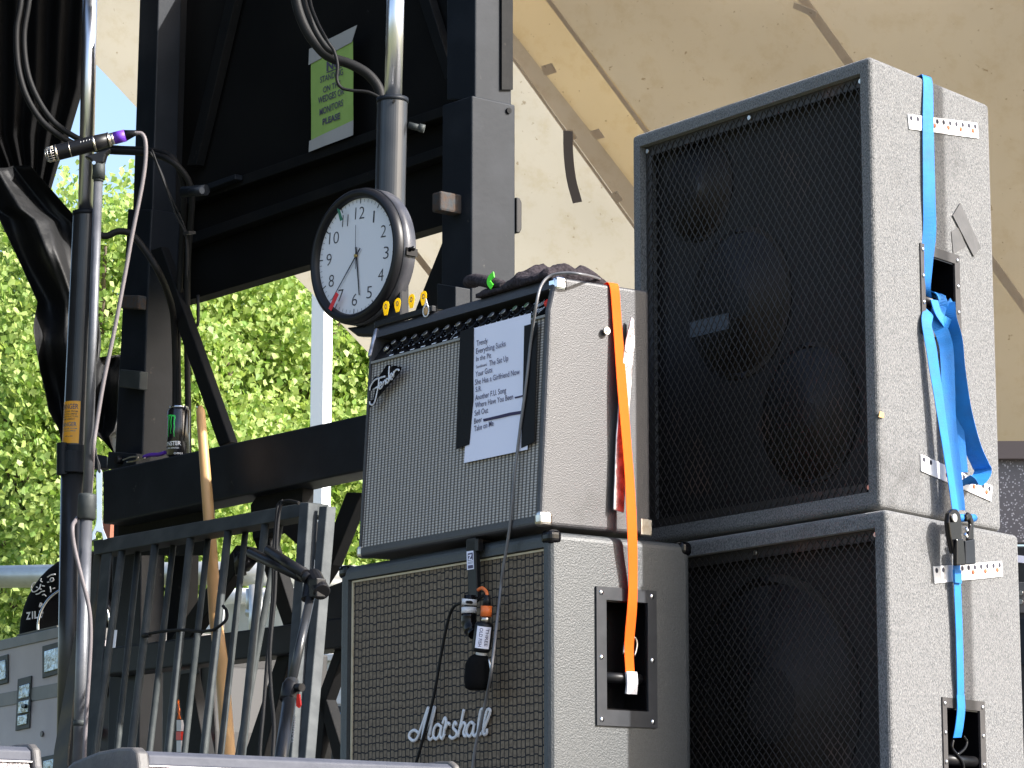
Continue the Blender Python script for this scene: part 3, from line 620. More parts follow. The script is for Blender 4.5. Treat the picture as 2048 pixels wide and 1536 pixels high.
def pxtext(g, s, F, y, BL, BR, TLp, mi=0, shear=0, bold=0, x=None, **k):
    kw = {'x': x} if x is not None else {'y': y}
    a, b, c = F.on(*BL, **kw), F.on(*BR, **kw), F.on(*TLp, **kw); return text_geo(g, s, a, b, c, Vector((0, 0, 0)), mi, shear, bold)
yt = YS - .0028
for s_, bl, br, tl, bo in (('NO', (653, 142), (683, 131), (653, 124), .03), ('STANDING', (640, 166), (686, 149), (640, 154), .012), ('ON THE', (646, 186), (681, 172), (646, 174), .012), ('WEDGES OR', (636, 208), (688, 188), (636, 195), .012),
                       ('MONITORS', (639, 231), (686, 211), (639, 218), .012), ('PLEASE', (645, 250), (680, 237), (645, 238), .03)): pxtext(g, s_, T, yt, bl, br, tl, 0, 0, bo)
g.prism([T.on(a, b, y=yt) for a, b in ((653, 144), (683, 133), (683, 135), (653, 146))], T.Y * .0005)
obj('lettering', g, MAT['ink'], pp)

# ------------------------------------------------------------------ wall clock
CK = Fr(W(712, 655, 6.95), -46.5); ck = thing('wall_clock', CK, 'round black wall clock with white face hanging in front of the silver hydraulic rod', 'clock')
cc = CK.on(709, 511, y=0); cl = CK.l(cc); roll = R(-4.5)
def CP(a, r, y=0):                                 # a: clockwise angle from twelve
    a = a - roll; return CK.w(cl.x + r * math.sin(a), y, cl.z + r * math.cos(a))
def ringmesh(prof, n=96):
    V = [CP(2 * math.pi * k / n, r, y) for k in range(n) for r, y in prof]; m = len(prof)
    return G().add(V, [(k * m + j, k * m + (j + 1) % m, ((k + 1) % n) * m + (j + 1) % m, ((k + 1) % n) * m + j) for k in range(n) for j in range(m)], 0, True)
obj('rim', ringmesh([(.139, .012), (.141, -.001), (.146, -.007), (.154, -.008), (.161, -.002), (.163, .008), (.163, .05), (.150, .06), (.139, .05)]), MAT['clock_black'], ck)
obj('rim_tape', ringmesh([(.1635, .012), (.1648, .012), (.1648, .048), (.1635, .048)]), MAT['clock_tape'], ck)
g = G(); g.add([CP(2 * math.pi * k / 72, .1405, .009) for k in range(72)], [tuple(range(72))]); g.add([CP(2 * math.pi * k / 72, .1405, .03) for k in range(72)], [tuple(range(72))]); face = obj('face', g, MAT['clock_face'], ck)
g = G()
for k in range(60):
    a = k * math.pi / 30; r0, wd_ = (.127, .0013) if k % 5 == 0 else (.130, .0005)
    d = (CP(a + .5 * math.pi, 1) - CP(a + .5 * math.pi, 0)).normalized() * wd_
    A_, B_ = CP(a, r0, .0084), CP(a, .1375 if k % 5 else .139, .0084); g.add([A_ - d, A_ + d, B_ + d, B_ - d], [(0, 1, 2, 3)])
ex = (CP(math.pi / 2, 1) - CP(0, 0)).normalized(); ez = (CP(0, 1) - CP(0, 0)).normalized()
for k in range(1, 13):
    c_ = CP(k * math.pi / 6, .1045, .0083); wn = .012 if k == 1 else .021 if k < 10 else .036; wn = {1: .005, 11: .021, 10: .036, 12: .034}.get(k, .019); h = .0305
    bl = c_ - ex * wn / 2 - ez * h / 2; text_geo(g, str(k), bl, bl + ex * wn, bl + ez * h, Vector((0, 0, 0)), 0, 0, -.012)
obj('numerals', g, MAT['numeral'], face)
def hand(tipx, tail, wd_, y, mi, nm):
    tp = CK.lon(*tipx, y=y); c0 = CK.l(CP(0, 0, y)); dv = Vector((tp.x - c0.x, 0, tp.z - c0.z)); L = dv.length; dv /= L; n_ = Vector((dv.z, 0, -dv.x))
    P_ = [c0 - dv * tail + n_ * wd_ * .8, c0 + dv * L + n_ * wd_ * .4, c0 + dv * L - n_ * wd_ * .4, c0 - dv * tail - n_ * wd_ * .8]
    obj(nm, G().prism([CK.w(p.x, p.y, p.z) for p in P_], CK.Y * .0008), MAT[mi], ck)
hand((663, 600), .022, .0022, .004, 'numeral', 'hand'); hand((718, 590), .022, .0032, .0055, 'numeral', 'hand'); hand((711, 450), .032, .0009, .0025, 'numeral', 'second_hand')
g = G(); g.disc(CP(0, 0, .001), CK.Y, .004, .006, 14); obj('hub', g, MAT['brass'], ck)
obj('red_mark', G().prism([CK.on(a, b, y=-.0085) for a, b in ((672, 584), (677, 589), (662, 622), (657, 617))], CK.Y * .001), MAT['red_tape'], ck)
obj('green_mark', G().prism([CK.on(a, b, y=-.0085) for a, b in ((674, 417), (679, 419), (685, 439), (680, 442))], CK.Y * .001), MAT['green_tape'], ck)
obj('backing', G().prism([CK.on(a, b, y=.03) for a, b in ((770, 590), (800, 560), (800, 640), (790, 672), (712, 672), (690, 655), (730, 650))], CK.Y * .03), MAT['clock_black'], ck, .006)
g = G(); q = CK.on(826, 497, y=.03); g.tube([CK.on(816, 496, y=.03), CK.on(827, 498, y=.03)], .004, 8); g.ball(q, .006, .006, .006, CK); g.box(Fr(CK.on(815, 500, y=.02), CK.deg), -.004, .002, -.004, .03, -.012, .006); obj('knob', g, MAT['black_gloss'], ck)

# ------------------------------------------------------------------ upper amplifier (combo)
FD = Fr(WZ(1080, 1050, 2.3835), -54); AW, AH, AD = .667, .512, .283
fy = lambda z: .0 + .024 / .44 * z if z < .44 else .024 + (z - .44) * .28
amp = thing('combo_amplifier', Fr(FD.w(-AW / 2, AD / 2, 0), -54), 'black combo guitar amplifier with silver grille cloth standing on the lower cabinet', 'amplifier')
def side_prism(g, F, prof, x0, x1): return g.prism([F.w(x0, y, z) for y, z in prof], F.X * (x1 - x0))
prof = [(0, 0), (fy(.44), .44), (.034, .478), (.043, AH - .004), (.05, AH), (AD, AH), (AD, 0)]
g = G(); side_prism(g, FD, prof, -AW, 0); cab = obj('cabinet', g, MAT['tolex_grey'], amp, .009, 3)
g = G(); side_prism(g, FD, [(-.05, .020), (-.05, .431), (fy(.431) + .009, .431), (.009, .020)], -AW + .013, -.013); cut(cab, g)
g = G(); side_prism(g, FD, [(-.05, .433), (-.05, .488), (.085, .488), (.045, .433)], -AW + .013, -.013); cut(cab, g)
g = G(); side_prism(g, FD, [(.0045, .021), (fy(.43) + .0045, .43), (fy(.43) + .0085, .43), (.0085, .021)], -AW + .0135, -.0135); cloth = obj('grille_cloth', g, MAT['cloth_silver'], amp)
g = G(); side_prism(g, FD, [(fy(.43) - .001, .4275), (fy(.43) - .001, .4325), (fy(.43) + .008, .4325), (fy(.43) + .008, .4275)], -AW + .014, -.014)
obj('trim_strip', g, MAT['dull_strip'], amp)
g = G(); side_prism(g, FD, [(.028, .4335), (.060, .4775), (.075, .4775), (.05, .4335)], -AW + .0135, -.0135); pan = obj('control_panel', g, MAT['black_gloss'], amp)
pn = Vector((0, -(.4775 - .4335), .060 - .028)).normalized(); pN = FD.Y * pn.y + FD.Z * pn.z
def PAN(x, t, off=0): return FD.w(x, .028 + .032 * t, .4335 + .044 * t) + pN * off
kx = [-AW + .045 + i * .0408 for i in range(14)]
for i, x in enumerate(kx):
    c = PAN(x, .56, .001)
    if i == 0:
        g = G(); g.tube([c, c + pN * .004], .009, 14); g.tube([c, c + pN * .006], .0045, 10); obj('input_jack', g, MAT['worn_chrome'], amp); continue
    g = G(); g.tube([c, c + pN * .003, c + pN * .0045, c + pN * .013], [.0118, .0118, .0082, .0075], 20, 0, smooth=False); kb = obj('knob', g, MAT['black_plastic'], amp)
    g = G(); g.tube([c + pN * .0131, c + pN * .0145], [.0072, .0068], 16); obj('knob_cap', g, MAT['worn_chrome'], kb)
g = G()
for x in kx[1:]:
    for a in range(-4, 5):
        an = R(a * 33); cx = Vector((math.sin(an), 0, math.cos(an)))
        up = (FD.Y * .032 + FD.Z * .044).normalized(); d = FD.X * math.sin(an) + up * math.cos(an); c = PAN(x, .56, .0012)
        if a % 2: g.add([c + d * .0135 - FD.X * .0009, c + d * .0135 + FD.X * .0009, c + d * .0172 + FD.X * .0009, c + d * .0172 - FD.X * .0009], [(0, 1, 2, 3)])
        else: g.add([c + d * .0132 - FD.X * .0014, c + d * .0132 + FD.X * .0014, c + d * .0180 + FD.X * .0014, c + d * .0180 - FD.X * .0014], [(0, 1, 2, 3)])
    c = PAN(x - .009, .04, .0012); g.add([c, c + FD.X * .016, PAN(x + .007, .10, .0012), PAN(x - .009, .10, .0012)], [(0, 1, 2, 3)])
for x in (kx[6] + .021, kx[11] - .02): g.add([PAN(x, .05, .0012), PAN(x + .001, .05, .0012), PAN(x + .006, .75, .0012), PAN(x + .005, .75, .0012)], [(0, 1, 2, 3)])
obj('panel_marks', g, MAT['white_ink'], pan)
g = G()
def panel_text(s_, x0, x1, t0, t1, sh, bo): text_geo(g, s_, PAN(x0, t0, .0014), PAN(x1, t0 + .12, .0014), PAN(x0, t1, .0014), Vector((0, 0, 0)), 0, sh, bo)
panel_text('Twin', -.088, -.052, .50, .88, .5, .0); panel_text('Amp', -.072, -.038, .18, .48, .5, .0)
obj('lettering', g, MAT['white_ink'], pan)
g = G(); c = PAN(-.028, .55, .001); g.tube([c, c + pN * .004, c + pN * .010], [.009, .009, .006], 14); obj('pilot_light', g, MAT['red_plastic'], amp)
# script badge of the upper amplifier, drawn as raised metal strokes
def strokes(g, L, F, y, r, ox, oy, flat=.5, sc=3.0):
    for S in L:
        P_ = [F.on(ox + a / sc, oy + b / sc, y=y) for a, b in S]; P_ = spline(P_, 5) if len(P_) > 2 else P_
        g.tube(P_, r, 8, 0, flat=(F.Y, flat))
FS = [[(682, 808), (688, 780), (712, 745), (740, 733), (775, 722)], [(738, 735), (732, 790), (714, 870), (700, 893), (684, 888), (682, 872)], [(702, 802), (735, 782)], [(738, 787), (752, 770), (750, 757), (740, 768), (738, 790), (748, 795), (760, 778)],
      [(762, 778), (764, 750)], [(764, 765), (773, 746), (778, 755), (776, 772)], [(794, 738), (783, 738), (781, 758), (790, 760), (797, 740)], [(800, 660), (797, 700), (799, 752)], [(806, 733), (818, 718), (814, 704), (806, 716), (806, 738), (818, 738)],
      [(824, 728), (827, 690)], [(827, 705), (838, 685), (855, 682), (857, 690)]]
g = G(); strokes(g, FS, FD, .0002, .0021, 512, 512, .6); bd = obj('script_badge', g, MAT['badge_silver'], amp)
g = G(); g.prism([FD.on(710 + a / 5.12, 520 + b / 5.12, y=.0022) for a, b in ((136, 1345), (150, 1290), (205, 1190), (240, 1200), (325, 1072), (352, 1070), (365, 1100), (385, 1080), (420, 1082), (424, 1102), (452, 1088), (464, 1100), (445, 1150), (215, 1415), (196, 1480), (148, 1508), (142, 1440), (185, 1430), (205, 1330))], FD.Y * .004); obj('badge_plate', g, MAT['black_gloss'], bd)
# metal corners, leg, button
def corner(px, py, lx, nm, m_, s=.03):
    g = G(); x, y, z = lx
    g.ball(FD.w(x, y, z), s * .62, s * .62, s * .8, FD, 0, 7); return obj(nm, g, MAT[m_], amp)
g = G(); g.box(FD, -.020, .0022, -.0026, .034, -.0015, .030); obj('corner_cap', g, MAT['worn_chrome'], amp, .009, 3)
g = G(); g.box(FD, -AW - .0022, -AW + .016, -.0026, .03, -.0015, .026); obj('corner_cap', g, MAT['worn_chrome'], amp, .008, 3)
g = G(); g.box(FD, -.006, .0022, .255, AD + .002, -.0015, .034); obj('corner_cap', g, MAT['worn_chrome'], amp, .0028, 3)
g = G(); g.prism([FD.w(-AW - .0018, y, z) for y, z in ((.021, .445), (.031, .480), (.0405, .5125), (.075, .5135), (.07, .47), (.045, .437))], FD.X * .012); obj('corner_cap', g, MAT['leg_metal'], amp, .005, 3)
g = G(); g.box(FD, -.030, .0022, .0395, .072, .482, .5135); obj('corner_cap', g, MAT['chrome'], amp, .009, 3)
g = G(); q = FD.on(1208, 663, x=0); g.disc(q, FD.X, .0045, .009, 14); g.tube([q + FD.X * .007, q + FD.X * .011], [.0085, .008], 18); g.disc(q + FD.X * .011, FD.X, .003, .0015, 8); obj('strap_button', g, MAT['worn_chrome'], amp)
g = G(); g.prism([FD.on(a, b, x=.012) for a, b in ((1261, 634), (1267, 640), (1268, 690), (1262, 760), (1257, 830), (1251, 940), (1246, 1026), (1225, 1020), (1230, 880), (1241, 740), (1250, 680))], FD.X * .004); lg = obj('tilt_leg', g, MAT['leg_metal'], amp, .0015)
g = G(); q = FD.on(1252, 700, x=.012); g.tube([q - FD.X * .012, q + FD.X * .006], .006, 12); q = FD.on(1238, 1000, x=.012); g.tube([q - FD.X * .012, q + FD.X * .004], .006, 12); obj('leg_bolt', g, MAT['worn_chrome'], lg)

# set list and tapes on the grille
S3 = Fr(FD.on(990, 926, y=.003), -54); sl_ = thing('set_list', S3, 'white printed set list taped to the silver grille cloth', 'paper')
def fdw(px, py, off=0):                              # a point on the leaning grille face
    n_ = Vector((0, -1, .0545)).normalized(); N_ = FD.Y * n_.y + FD.Z * n_.z; o = FD.w(0, -.0005, 0) + N_ * off; r = ray(px, py); return CAM + r * ((o - CAM).dot(N_) / r.dot(N_))
nF = (FD.Y * -1 + FD.Z * .0545).normalized()
def curl(u, v): return .0012 + .003 * max(0, v - .75) ** 1.5 * 3 + .0015 * noise.noise(Vector((u * 3, v * 4, 0)))
A4, B4, C4, D4 = (945, 657), (1062, 626), (1055, 899), (928, 926)
def bil(u, v):
    return (A4[0] + (B4[0] - A4[0]) * u + ((D4[0] - A4[0]) + (C4[0] - B4[0] - D4[0] + A4[0]) * u) * v, A4[1] + (B4[1] - A4[1]) * u + ((D4[1] - A4[1]) + (C4[1] - B4[1] - D4[1] + A4[1]) * u) * v)
V = []; nx, ny = 10, 24
for k in range(2):
    for j in range(ny + 1):
        for i in range(nx + 1):
            u, v = i / nx, j / ny; V.append(fdw(*bil(u, v), curl(u, v) + .0004 * (1 - k)))
n1_ = nx + 1; m1 = n1_ * (ny + 1); F_ = [(j * n1_ + i, j * n1_ + i + 1, j * n1_ + n1_ + i + 1, j * n1_ + n1_ + i) for j in range(ny) for i in range(nx)]; F_ += [tuple(m1 + q for q in f)[::-1] for f in F_]
sheet_o = obj('sheet', G().add(V, F_, 0, True), MAT['paper'], sl_)
g = G(); lines = [('Trendy', 953, 692, 975, 686, 11), ('Everything Sucks', 952, 708, 1011, 692, 11), ('In the Pit', 952, 723, 982, 715, 10), ('Sandman/', 952, 737, 974, 731, 6), ('The Set Up', 978, 732, 1016, 721, 11), ('Your Guts', 951, 754, 984, 744, 11), ('She Has a Girlfriend Now', 950, 770, 1039, 748, 11),
     ('S.R.', 951, 784, 963, 781, 10), ('Another F.U. Song', 950, 801, 1012, 785, 11), ('Where Have You Been', 950, 816, 1026, 798, 11), ('Sell Out', 949, 832, 976, 825, 11), ('Beer', 948, 848, 964, 843, 11), ('Take on Me', 948, 863, 987, 851, 11)]
for s_, x0, y0, x1, y1, h in lines:
    L0 = lambda px, py: fdw(px, py, .0030)
    text_geo(g, s_, L0(x0, y0), L0(x1, y1), L0(x0, y0 - h), Vector((0, 0, 0)), 0, 0, .004)
obj('lettering', g, MAT['ink'], sheet_o)
g = G()
for q in ([(1029, 794), (1046, 790), (1046, 793), (1030, 797)], [(966, 838), (1000, 830), (1020, 825), (1046, 821), (1047, 827), (1022, 831), (1000, 836), (967, 843)]): g.prism([fdw(a, b, .0031) for a, b in q], nF * -.0004)
obj('crossed_line', g, MAT['marker'], sheet_o)
g = G(); g.prism([fdw(a, b, .0022) for a, b in ((922, 663), (948, 655), (947, 800), (939, 889), (914, 898), (917, 780))], nF * .0022); tag(obj('tape_strip', g, MAT['black_tape']), 'wide black tape strip along the left edge of the white set list', 'tape')
g = G(); g.prism([fdw(a, b, .0024) for a, b in ((1050, 652), (1076, 645), (1070, 884), (1044, 896), (1048, 760))], nF * .0022); tag(obj('tape_strip', g, MAT['black_tape']), 'wide black tape strip along the right edge of the white set list', 'tape')

# pick holder, picks, tag and towel on top of the amplifier
topz = AH
g = G(); a = FD.lon(752, 640, y=.046); b_ = FD.lon(868, 606, y=.046); g.box(FD, a.x, b_.x, .040, .052, topz + .0005, topz + .014)
tag(obj('pick_holder', g, MAT['black_plastic'], bevel=.002), 'black strip holding yellow guitar picks on top of the amplifier', 'pick holder')
for i, (px, py) in enumerate(((772, 616), (795, 610), (823, 602), (847, 596))):
    c = FD.lon(px, py, y=.046); o_ = [(.0, .016), (.009, .013), (.0125, .006), (.0115, -.002), (.006, -.016), (-.006, -.016), (-.0115, -.002), (-.0125, .006), (-.009, .013)]
    F0 = Fr(FD.w(c.x, .046, topz + .0145), -54); t = thing('guitar_pick', F0, ['yellow guitar pick farthest from the brace, leftmost in the black holder', 'yellow guitar pick second from the left in the black holder', 'yellow guitar pick third from the left in the black holder', 'yellow guitar pick standing tallest beside the white tag'][i], 'guitar pick', 'yellow guitar picks in the holder')
    g = G(); g.prism([FD.w(c.x + x, .0455, c.z + z) for x, z in o_], FD.Y * .001); pk = obj('plate', g, MAT['yellow_pick'], t, .0004)
    g = G()
    for k in range(7): an = k * .9 + i; g.ball(FD.w(c.x + .004 * math.cos(an), .0452, c.z + .003 + .0045 * math.sin(an)), .0016, .0004, .0018, FD, 0, 4)
    obj('emblem', g, MAT['ink'], pk)
g = G(); F0 = FD.lon(852, 618, y=.040); g.tube([FD.w(F0.x + .011 * math.cos(k * .5236), .040, F0.z - .004 + .013 * math.sin(k * .5236)) for k in range(13)], .0016, 6); g.tube([FD.w(F0.x - .006, .04, F0.z + .007), FD.w(F0.x, .04, F0.z + .022), FD.w(F0.x + .006, .04, F0.z + .007)], .0013, 6); g.ball(FD.w(F0.x, .04, F0.z - .004), .008, .003, .009, FD, 1)
tag(obj('key_tag', g, [MAT['white_ink'], MAT['wood']]), 'small white rimmed tag hanging beside the tallest yellow pick', 'tag')
TW = Fr(FD.on(1015, 600, y=.1), -54); tw = thing('towel', TW, 'crumpled dark grey fleece cloth lying on top of the amplifier', 'cloth')
def fold(px, Y_, r, fl=.7):
    P_ = spline([FD.on(a, b, y=Y_ + c) for a, b, c in px], 8); g.tube(P_, [r * (.82 + .25 * noise.noise(p * 14)) * (1 if 2 < i < len(P_) - 3 else .75) for i, p in enumerate(P_)], 18, 0, flat=(FD.Z, fl))
g = G()
fold([(938, 566, .05), (955, 560, .04), (985, 566, .03), (1010, 572, .02)], .03, .021)
ta, tb = FD.lon(962, 600, y=.05).x, FD.lon(1108, 570, y=.05).x; NX, NY = 70, 26; V = []
def hh(u, v):
    e = (.050 * math.exp(-((u - .55) / .27) ** 2) + .034 * math.exp(-((u - .93) / .10) ** 2) + .034 * math.exp(-((u - .1) / .16) ** 2)) * math.sin(math.pi * min(1, max(0, v * .92 + .04))) ** .6
    r_ = 1 - abs(noise.noise(Vector((u * 5 + v * 1.6, v * 2.2 - u * 1.4, .7)))) * 2.4; r2 = 1 - abs(noise.noise(Vector((u * 12, v * 5, 3)))) * 2
    return max(0, e * (.62 + .42 * max(r_, 0)) + .006 * r2 * min(1, e * 40))
for j_ in range(NY + 1):
    for i_ in range(NX + 1):
        u, v = i_ / NX, j_ / NY; V.append(FD.w(ta + (tb - ta) * u + .010 * noise.noise(Vector((u * 4, v * 4, 9))), .036 + .15 * v + .012 * noise.noise(Vector((u * 6, 2, 1))), AH + .0012 + hh(u, v)))
m_ = len(V); V += [Vector((p.x, p.y, FD.O.z + AH + .0006)) for p in V]; n_ = NX + 1
F_ = [(j_ * n_ + i_, j_ * n_ + i_ + 1, j_ * n_ + n_ + i_ + 1, j_ * n_ + n_ + i_) for j_ in range(NY) for i_ in range(NX)]; F_ += [tuple(m_ + q for q in f)[::-1] for f in F_]
F_ += [(i_, i_ + 1, m_ + i_ + 1, m_ + i_) for i_ in range(NX)] + [(NY * n_ + i_, NY * n_ + i_ + 1, m_ + NY * n_ + i_ + 1, m_ + NY * n_ + i_) for i_ in range(NX)] + [(j_ * n_, j_ * n_ + n_, m_ + j_ * n_ + n_, m_ + j_ * n_) for j_ in range(NY)] + [(j_ * n_ + NX, j_ * n_ + n_ + NX, m_ + j_ * n_ + n_ + NX, m_ + j_ * n_ + NX) for j_ in range(NY)]
g.add(V, F_, 0, True)
towel = obj('cloth', g, MAT['fleece'], tw)
g = G(); g.ribbon(spline([FD.on(a, b, y=.035) for a, b in ((988, 549), (980, 556), (978, 565), (984, 574))], 5), FD.X, .0125, .001); obj('green_tab', g, MAT['neon_green'], tw)

# ------------------------------------------------------------------ lower speaker cabinet
MR = Fr(FD.w(.010, .018, -.0105), -54); MW, MH, MD = .775, .752, .362
mc = thing('speaker_cabinet', Fr(MR.w(-MW / 2, MD / 2, -MH), -54), 'black speaker cabinet with brown basket weave grille and white script logo', 'speaker cabinet')
g = G(); g.box(MR, -MW, 0, 0, MD, -MH, 0); cab = obj('shell', g, MAT['tolex_marshall'], mc, .016, 4)
g = G(); g.box(MR, -MW + .036, -.022, -.05, .020, -MH + .036, -.031); cut(cab, g)
hy0, hy1, hz0, hz1 = .137, .243, -.350, -.130
g = G(); g.box(MR, -.075, .05, hy0, hy1, hz0, hz1); cut(cab, g)
g = G(); g.box(MR, -MW + .0365, -.0225, .012, .0198, -MH + .0365, -.0315); obj('grille_cloth', g, MAT['cloth_basket'], mc)
g = G(); a_, b_, c_, d_ = -MW + .038, -.024, -MH + .038, -.033
for x0, x1, z0, z1 in ((a_, b_, d_ - .004, d_), (a_, a_ + .0042, c_, d_ - .004), (b_ - .004, b_, c_, d_ - .004), (a_ + .0042, b_ - .004, c_, c_ + .004)): g.box(MR, x0, x1, .0085, .0118, z0, z1)
mat('piping', (.6, .5, .33), .45, noise_=(40, .3, .7), col2=(.7, .62, .45)); obj('piping', g, MAT['piping'], mc)
for (x0, x1, y0, y1) in ((-.032, .0035, -.0035, .03), (-MW - .0035, -MW + .03, -.0035, .03), (-.03, .0035, MD - .028, MD + .0035)):
    g = G(); g.box(MR, x0, x1, y0, y1, -.026, .0038); obj('corner_cap', g, MAT['black_gloss'], mc, .011, 4)
hp = thing_parent = None
g = G(); P0, P1, Z0, Z1 = .112, .266, -.382, -.104; x0, x1 = .0008, .0045
for (a1, b1, a2, b2) in ((P0, hy0, Z0, Z1), (hy1, P1, Z0, Z1), (hy0, hy1, hz1, Z1), (hy0, hy1, Z0, hz0)): g.box(MR, x0, x1, a1, b1, a2, b2)
hpl = obj('handle_plate', g, MAT['handle_steel'], mc, 0)
g = G()
for (a1, b1, a2, b2, c1, c2) in ((hy0 - .0, hy0 + .003, hz0, hz1, -.072, .0), (hy1 - .003, hy1, hz0, hz1, -.072, 0), (hy0, hy1, hz1 - .003, hz1, -.072, 0), (hy0, hy1, hz0, hz0 + .003, -.072, 0), (hy0, hy1, hz0, hz1, -.0745, -.0715)): g.box(MR, c1, c2, a1, b1, a2, b2)
obj('recess_liner', g, MAT['black_gloss'], hpl)
g = G(); zb = -.283; g.tube([MR.w(-.02, hy0 + .002, zb), MR.w(-.02, hy1 - .002, zb)], .0105, 18); obj('grip', g, MAT['black_plastic'], hpl)
for y in (P0 + .012, P1 - .012):
    for z in (Z1 - .012, (Z0 + Z1) / 2 - .003, Z0 + .012): g = G(); c = MR.w(.004, y, z); g.tube([c, c + MR.X * .002, c + MR.X * .003], [.0058, .0048, .001], 16); obj('screw', g, MAT['chrome'], hpl)
MSn = [[(975, 1325), (950, 1310), (925, 1325), (920, 1352), (942, 1372), (968, 1355), (1000, 1270), (1028, 1188), (1036, 1172)], [(1036, 1172), (1020, 1250), (995, 1366)], [(995, 1366), (1030, 1280), (1064, 1182), (1074, 1172)], [(1074, 1172), (1055, 1260), (1036, 1345), (1045, 1366), (1062, 1352)],
       [(1112, 1290), (1090, 1275), (1070, 1300), (1064, 1345), (1082, 1362), (1102, 1335), (1113, 1285), (1106, 1340), (1118, 1360), (1132, 1330)], [(1120, 1270), (1134, 1236), (1142, 1258), (1132, 1300), (1124, 1356)], [(1132, 1305), (1152, 1268), (1166, 1278)],
       [(1160, 1345), (1178, 1358), (1200, 1345), (1204, 1320), (1184, 1295), (1194, 1262), (1206, 1280)], [(1248, 1184), (1232, 1260), (1212, 1350)], [(1222, 1305), (1244, 1266), (1257, 1280), (1246, 1325), (1256, 1346), (1270, 1332)],
       [(1310, 1275), (1290, 1262), (1270, 1288), (1264, 1328), (1282, 1346), (1300, 1320), (1311, 1270), (1302, 1325), (1314, 1345), (1330, 1322)], [(1328, 1325), (1348, 1262), (1366, 1200), (1362, 1184), (1348, 1195), (1334, 1285), (1338, 1335), (1356, 1325)],
       [(1358, 1322), (1384, 1262), (1404, 1200), (1400, 1184), (1384, 1198), (1366, 1288), (1368, 1334), (1384, 1326), (1386, 1300)]]
g = G(); strokes(g, MSn, MR, .006, .0037, 512, 1024, .7); strokes(g, [[(1000, 1345), (1010, 1290), (1032, 1195)], [(1040, 1340), (1052, 1270), (1070, 1190)]], MR, .006, .0045, 512, 1024, .6)
obj('script_logo', g, MAT['white_metal'], mc)

# clip arm with microphone hanging over the grille
CL = Fr(MR.on(941, 1080, y=-.01), -54); ca_ = thing('microphone_clip_arm', CL, 'flat black clip arm hooked over the cabinet top in front of the grille', 'clip')
obj('arm', G().prism([MR.on(a, b, y=-.018) for a, b in ((932, 1078), (950, 1074), (954, 1196), (937, 1198))], MR.Y * .012), MAT['black_plastic'], ca_, .002)
g = G(); g.box(MR, *(lambda a, b: (a.x, b.x))(MR.lon(932, 1078, y=-.018), MR.lon(950, 1074, y=-.018)), -.006, .14, .0005, .0055); g.box(MR, *(lambda a, b: (a.x, b.x))(MR.lon(932, 1078, y=-.018), MR.lon(956, 1074, y=-.018)), -.018, -.004, -.02, .0055); obj('hook', g, MAT['black_plastic'], ca_, .001)
obj('sticker', G().prism([MR.on(a, b, y=-.0185) for a, b in ((933.5, 1103), (947, 1101), (948, 1138), (934.5, 1140))], MR.Y * -.0006), MAT['paper'], ca_)
g = G()
for q in ([(935.5, 1107), (945.5, 1105), (946, 1120), (936, 1122)], [(936, 1131), (946, 1129.5), (946.3, 1136), (936.3, 1137.5)], [(936, 1124.5), (946, 1122.8), (946, 1123.6), (936, 1125.3)], [(936, 1127), (946, 1125.3), (946, 1126.1), (936, 1127.8)]): g.prism([MR.on(a, b, y=-.0192) for a, b in q], MR.Y * -.0003)
obj('sticker_print', g, MAT['ink'], ca_)
g = G(); g.prism([MR.on(a, b, y=-.0197) for a, b in ((936.5, 1110), (943, 1108.5), (943, 1111), (939, 1118.5), (944.5, 1117.5), (944.5, 1119.5), (937, 1121), (937, 1118), (940.5, 1111.5), (936.5, 1112.4))], MR.Y * -.0003); obj('sticker_letter', g, MAT['paper'], ca_)
my = -.035
def mp(px, py, y=my): return MR.on(px, py, y=y)
g = G(); g.tube([mp(939, 1198), mp(938, 1210)], .0155, 20); g.tube([mp(938, 1215), mp(938, 1227)], .0155, 20); obj('clamp_ring', g, MAT['white_metal'], ca_)
g = G(); g.tube([mp(940, 1190), mp(938, 1232)], .012, 16); g.tube(spline([mp(938, 1228), mp(938, 1245), mp(943, 1262), mp(948, 1268)], 4), [.016] * 5 + [.015] * 4 + [.012] * 4, 16); obj('swivel', g, MAT['black_gloss'], ca_)
mi_ = thing('instrument_microphone', Fr(mp(960, 1375), -54), 'stubby black microphone with white handwritten tape hanging over the basket grille', 'microphone')
g = G(); A_, B_ = mp(969, 1245), mp(962, 1304); g.tube([A_, A_.lerp(B_, .1), B_.lerp(A_, .1), B_], [.0165, .019, .019, .0155], 22); obj('body', g, MAT['black_plastic'], mi_)
g = G(); g.tube([mp(963, 1300), mp(962, 1312)], .011, 16); obj('neck_ring', g, MAT['white_metal'], mi_)
g = G(); P_ = [mp(961, 1310), mp(960, 1318), mp(957, 1330), mp(956, 1360), mp(956, 1376), mp(956, 1380)]; g.tube(P_, [.014, .022, .027, .028, .026, .018], 26); obj('head', g, MAT['cloth_black'], mi_)
g = G(); g.tube(spline([mp(978, 1318), mp(982, 1345), mp(977, 1374)], 5), .0022, 6); obj('head_edge', g, MAT['worn_chrome'], mi_)
g = G(); c0 = .0
Ax = (B_ - A_).normalized(); Fx = (CAM - A_); Fx = (Fx - Ax * Fx.dot(Ax)).normalized(); Rx = Ax.cross(Fx).normalized(); Rx = -Rx if Rx.x < 0 else Rx
def mcm(u, v, r): an = -.75 + 1.6 * u; return A_.lerp(B_, .12 + .74 * v) + (Fx * math.cos(an) + Rx * math.sin(an)) * r
V = [mcm(i / 8, j, .0196) for j in range(2) for i in range(9)]; g.add(V, [(i, i + 1, i + 10, i + 9) for i in range(8)], 0, True); tp_ = obj('tape_label', g, MAT['paper'], mi_)
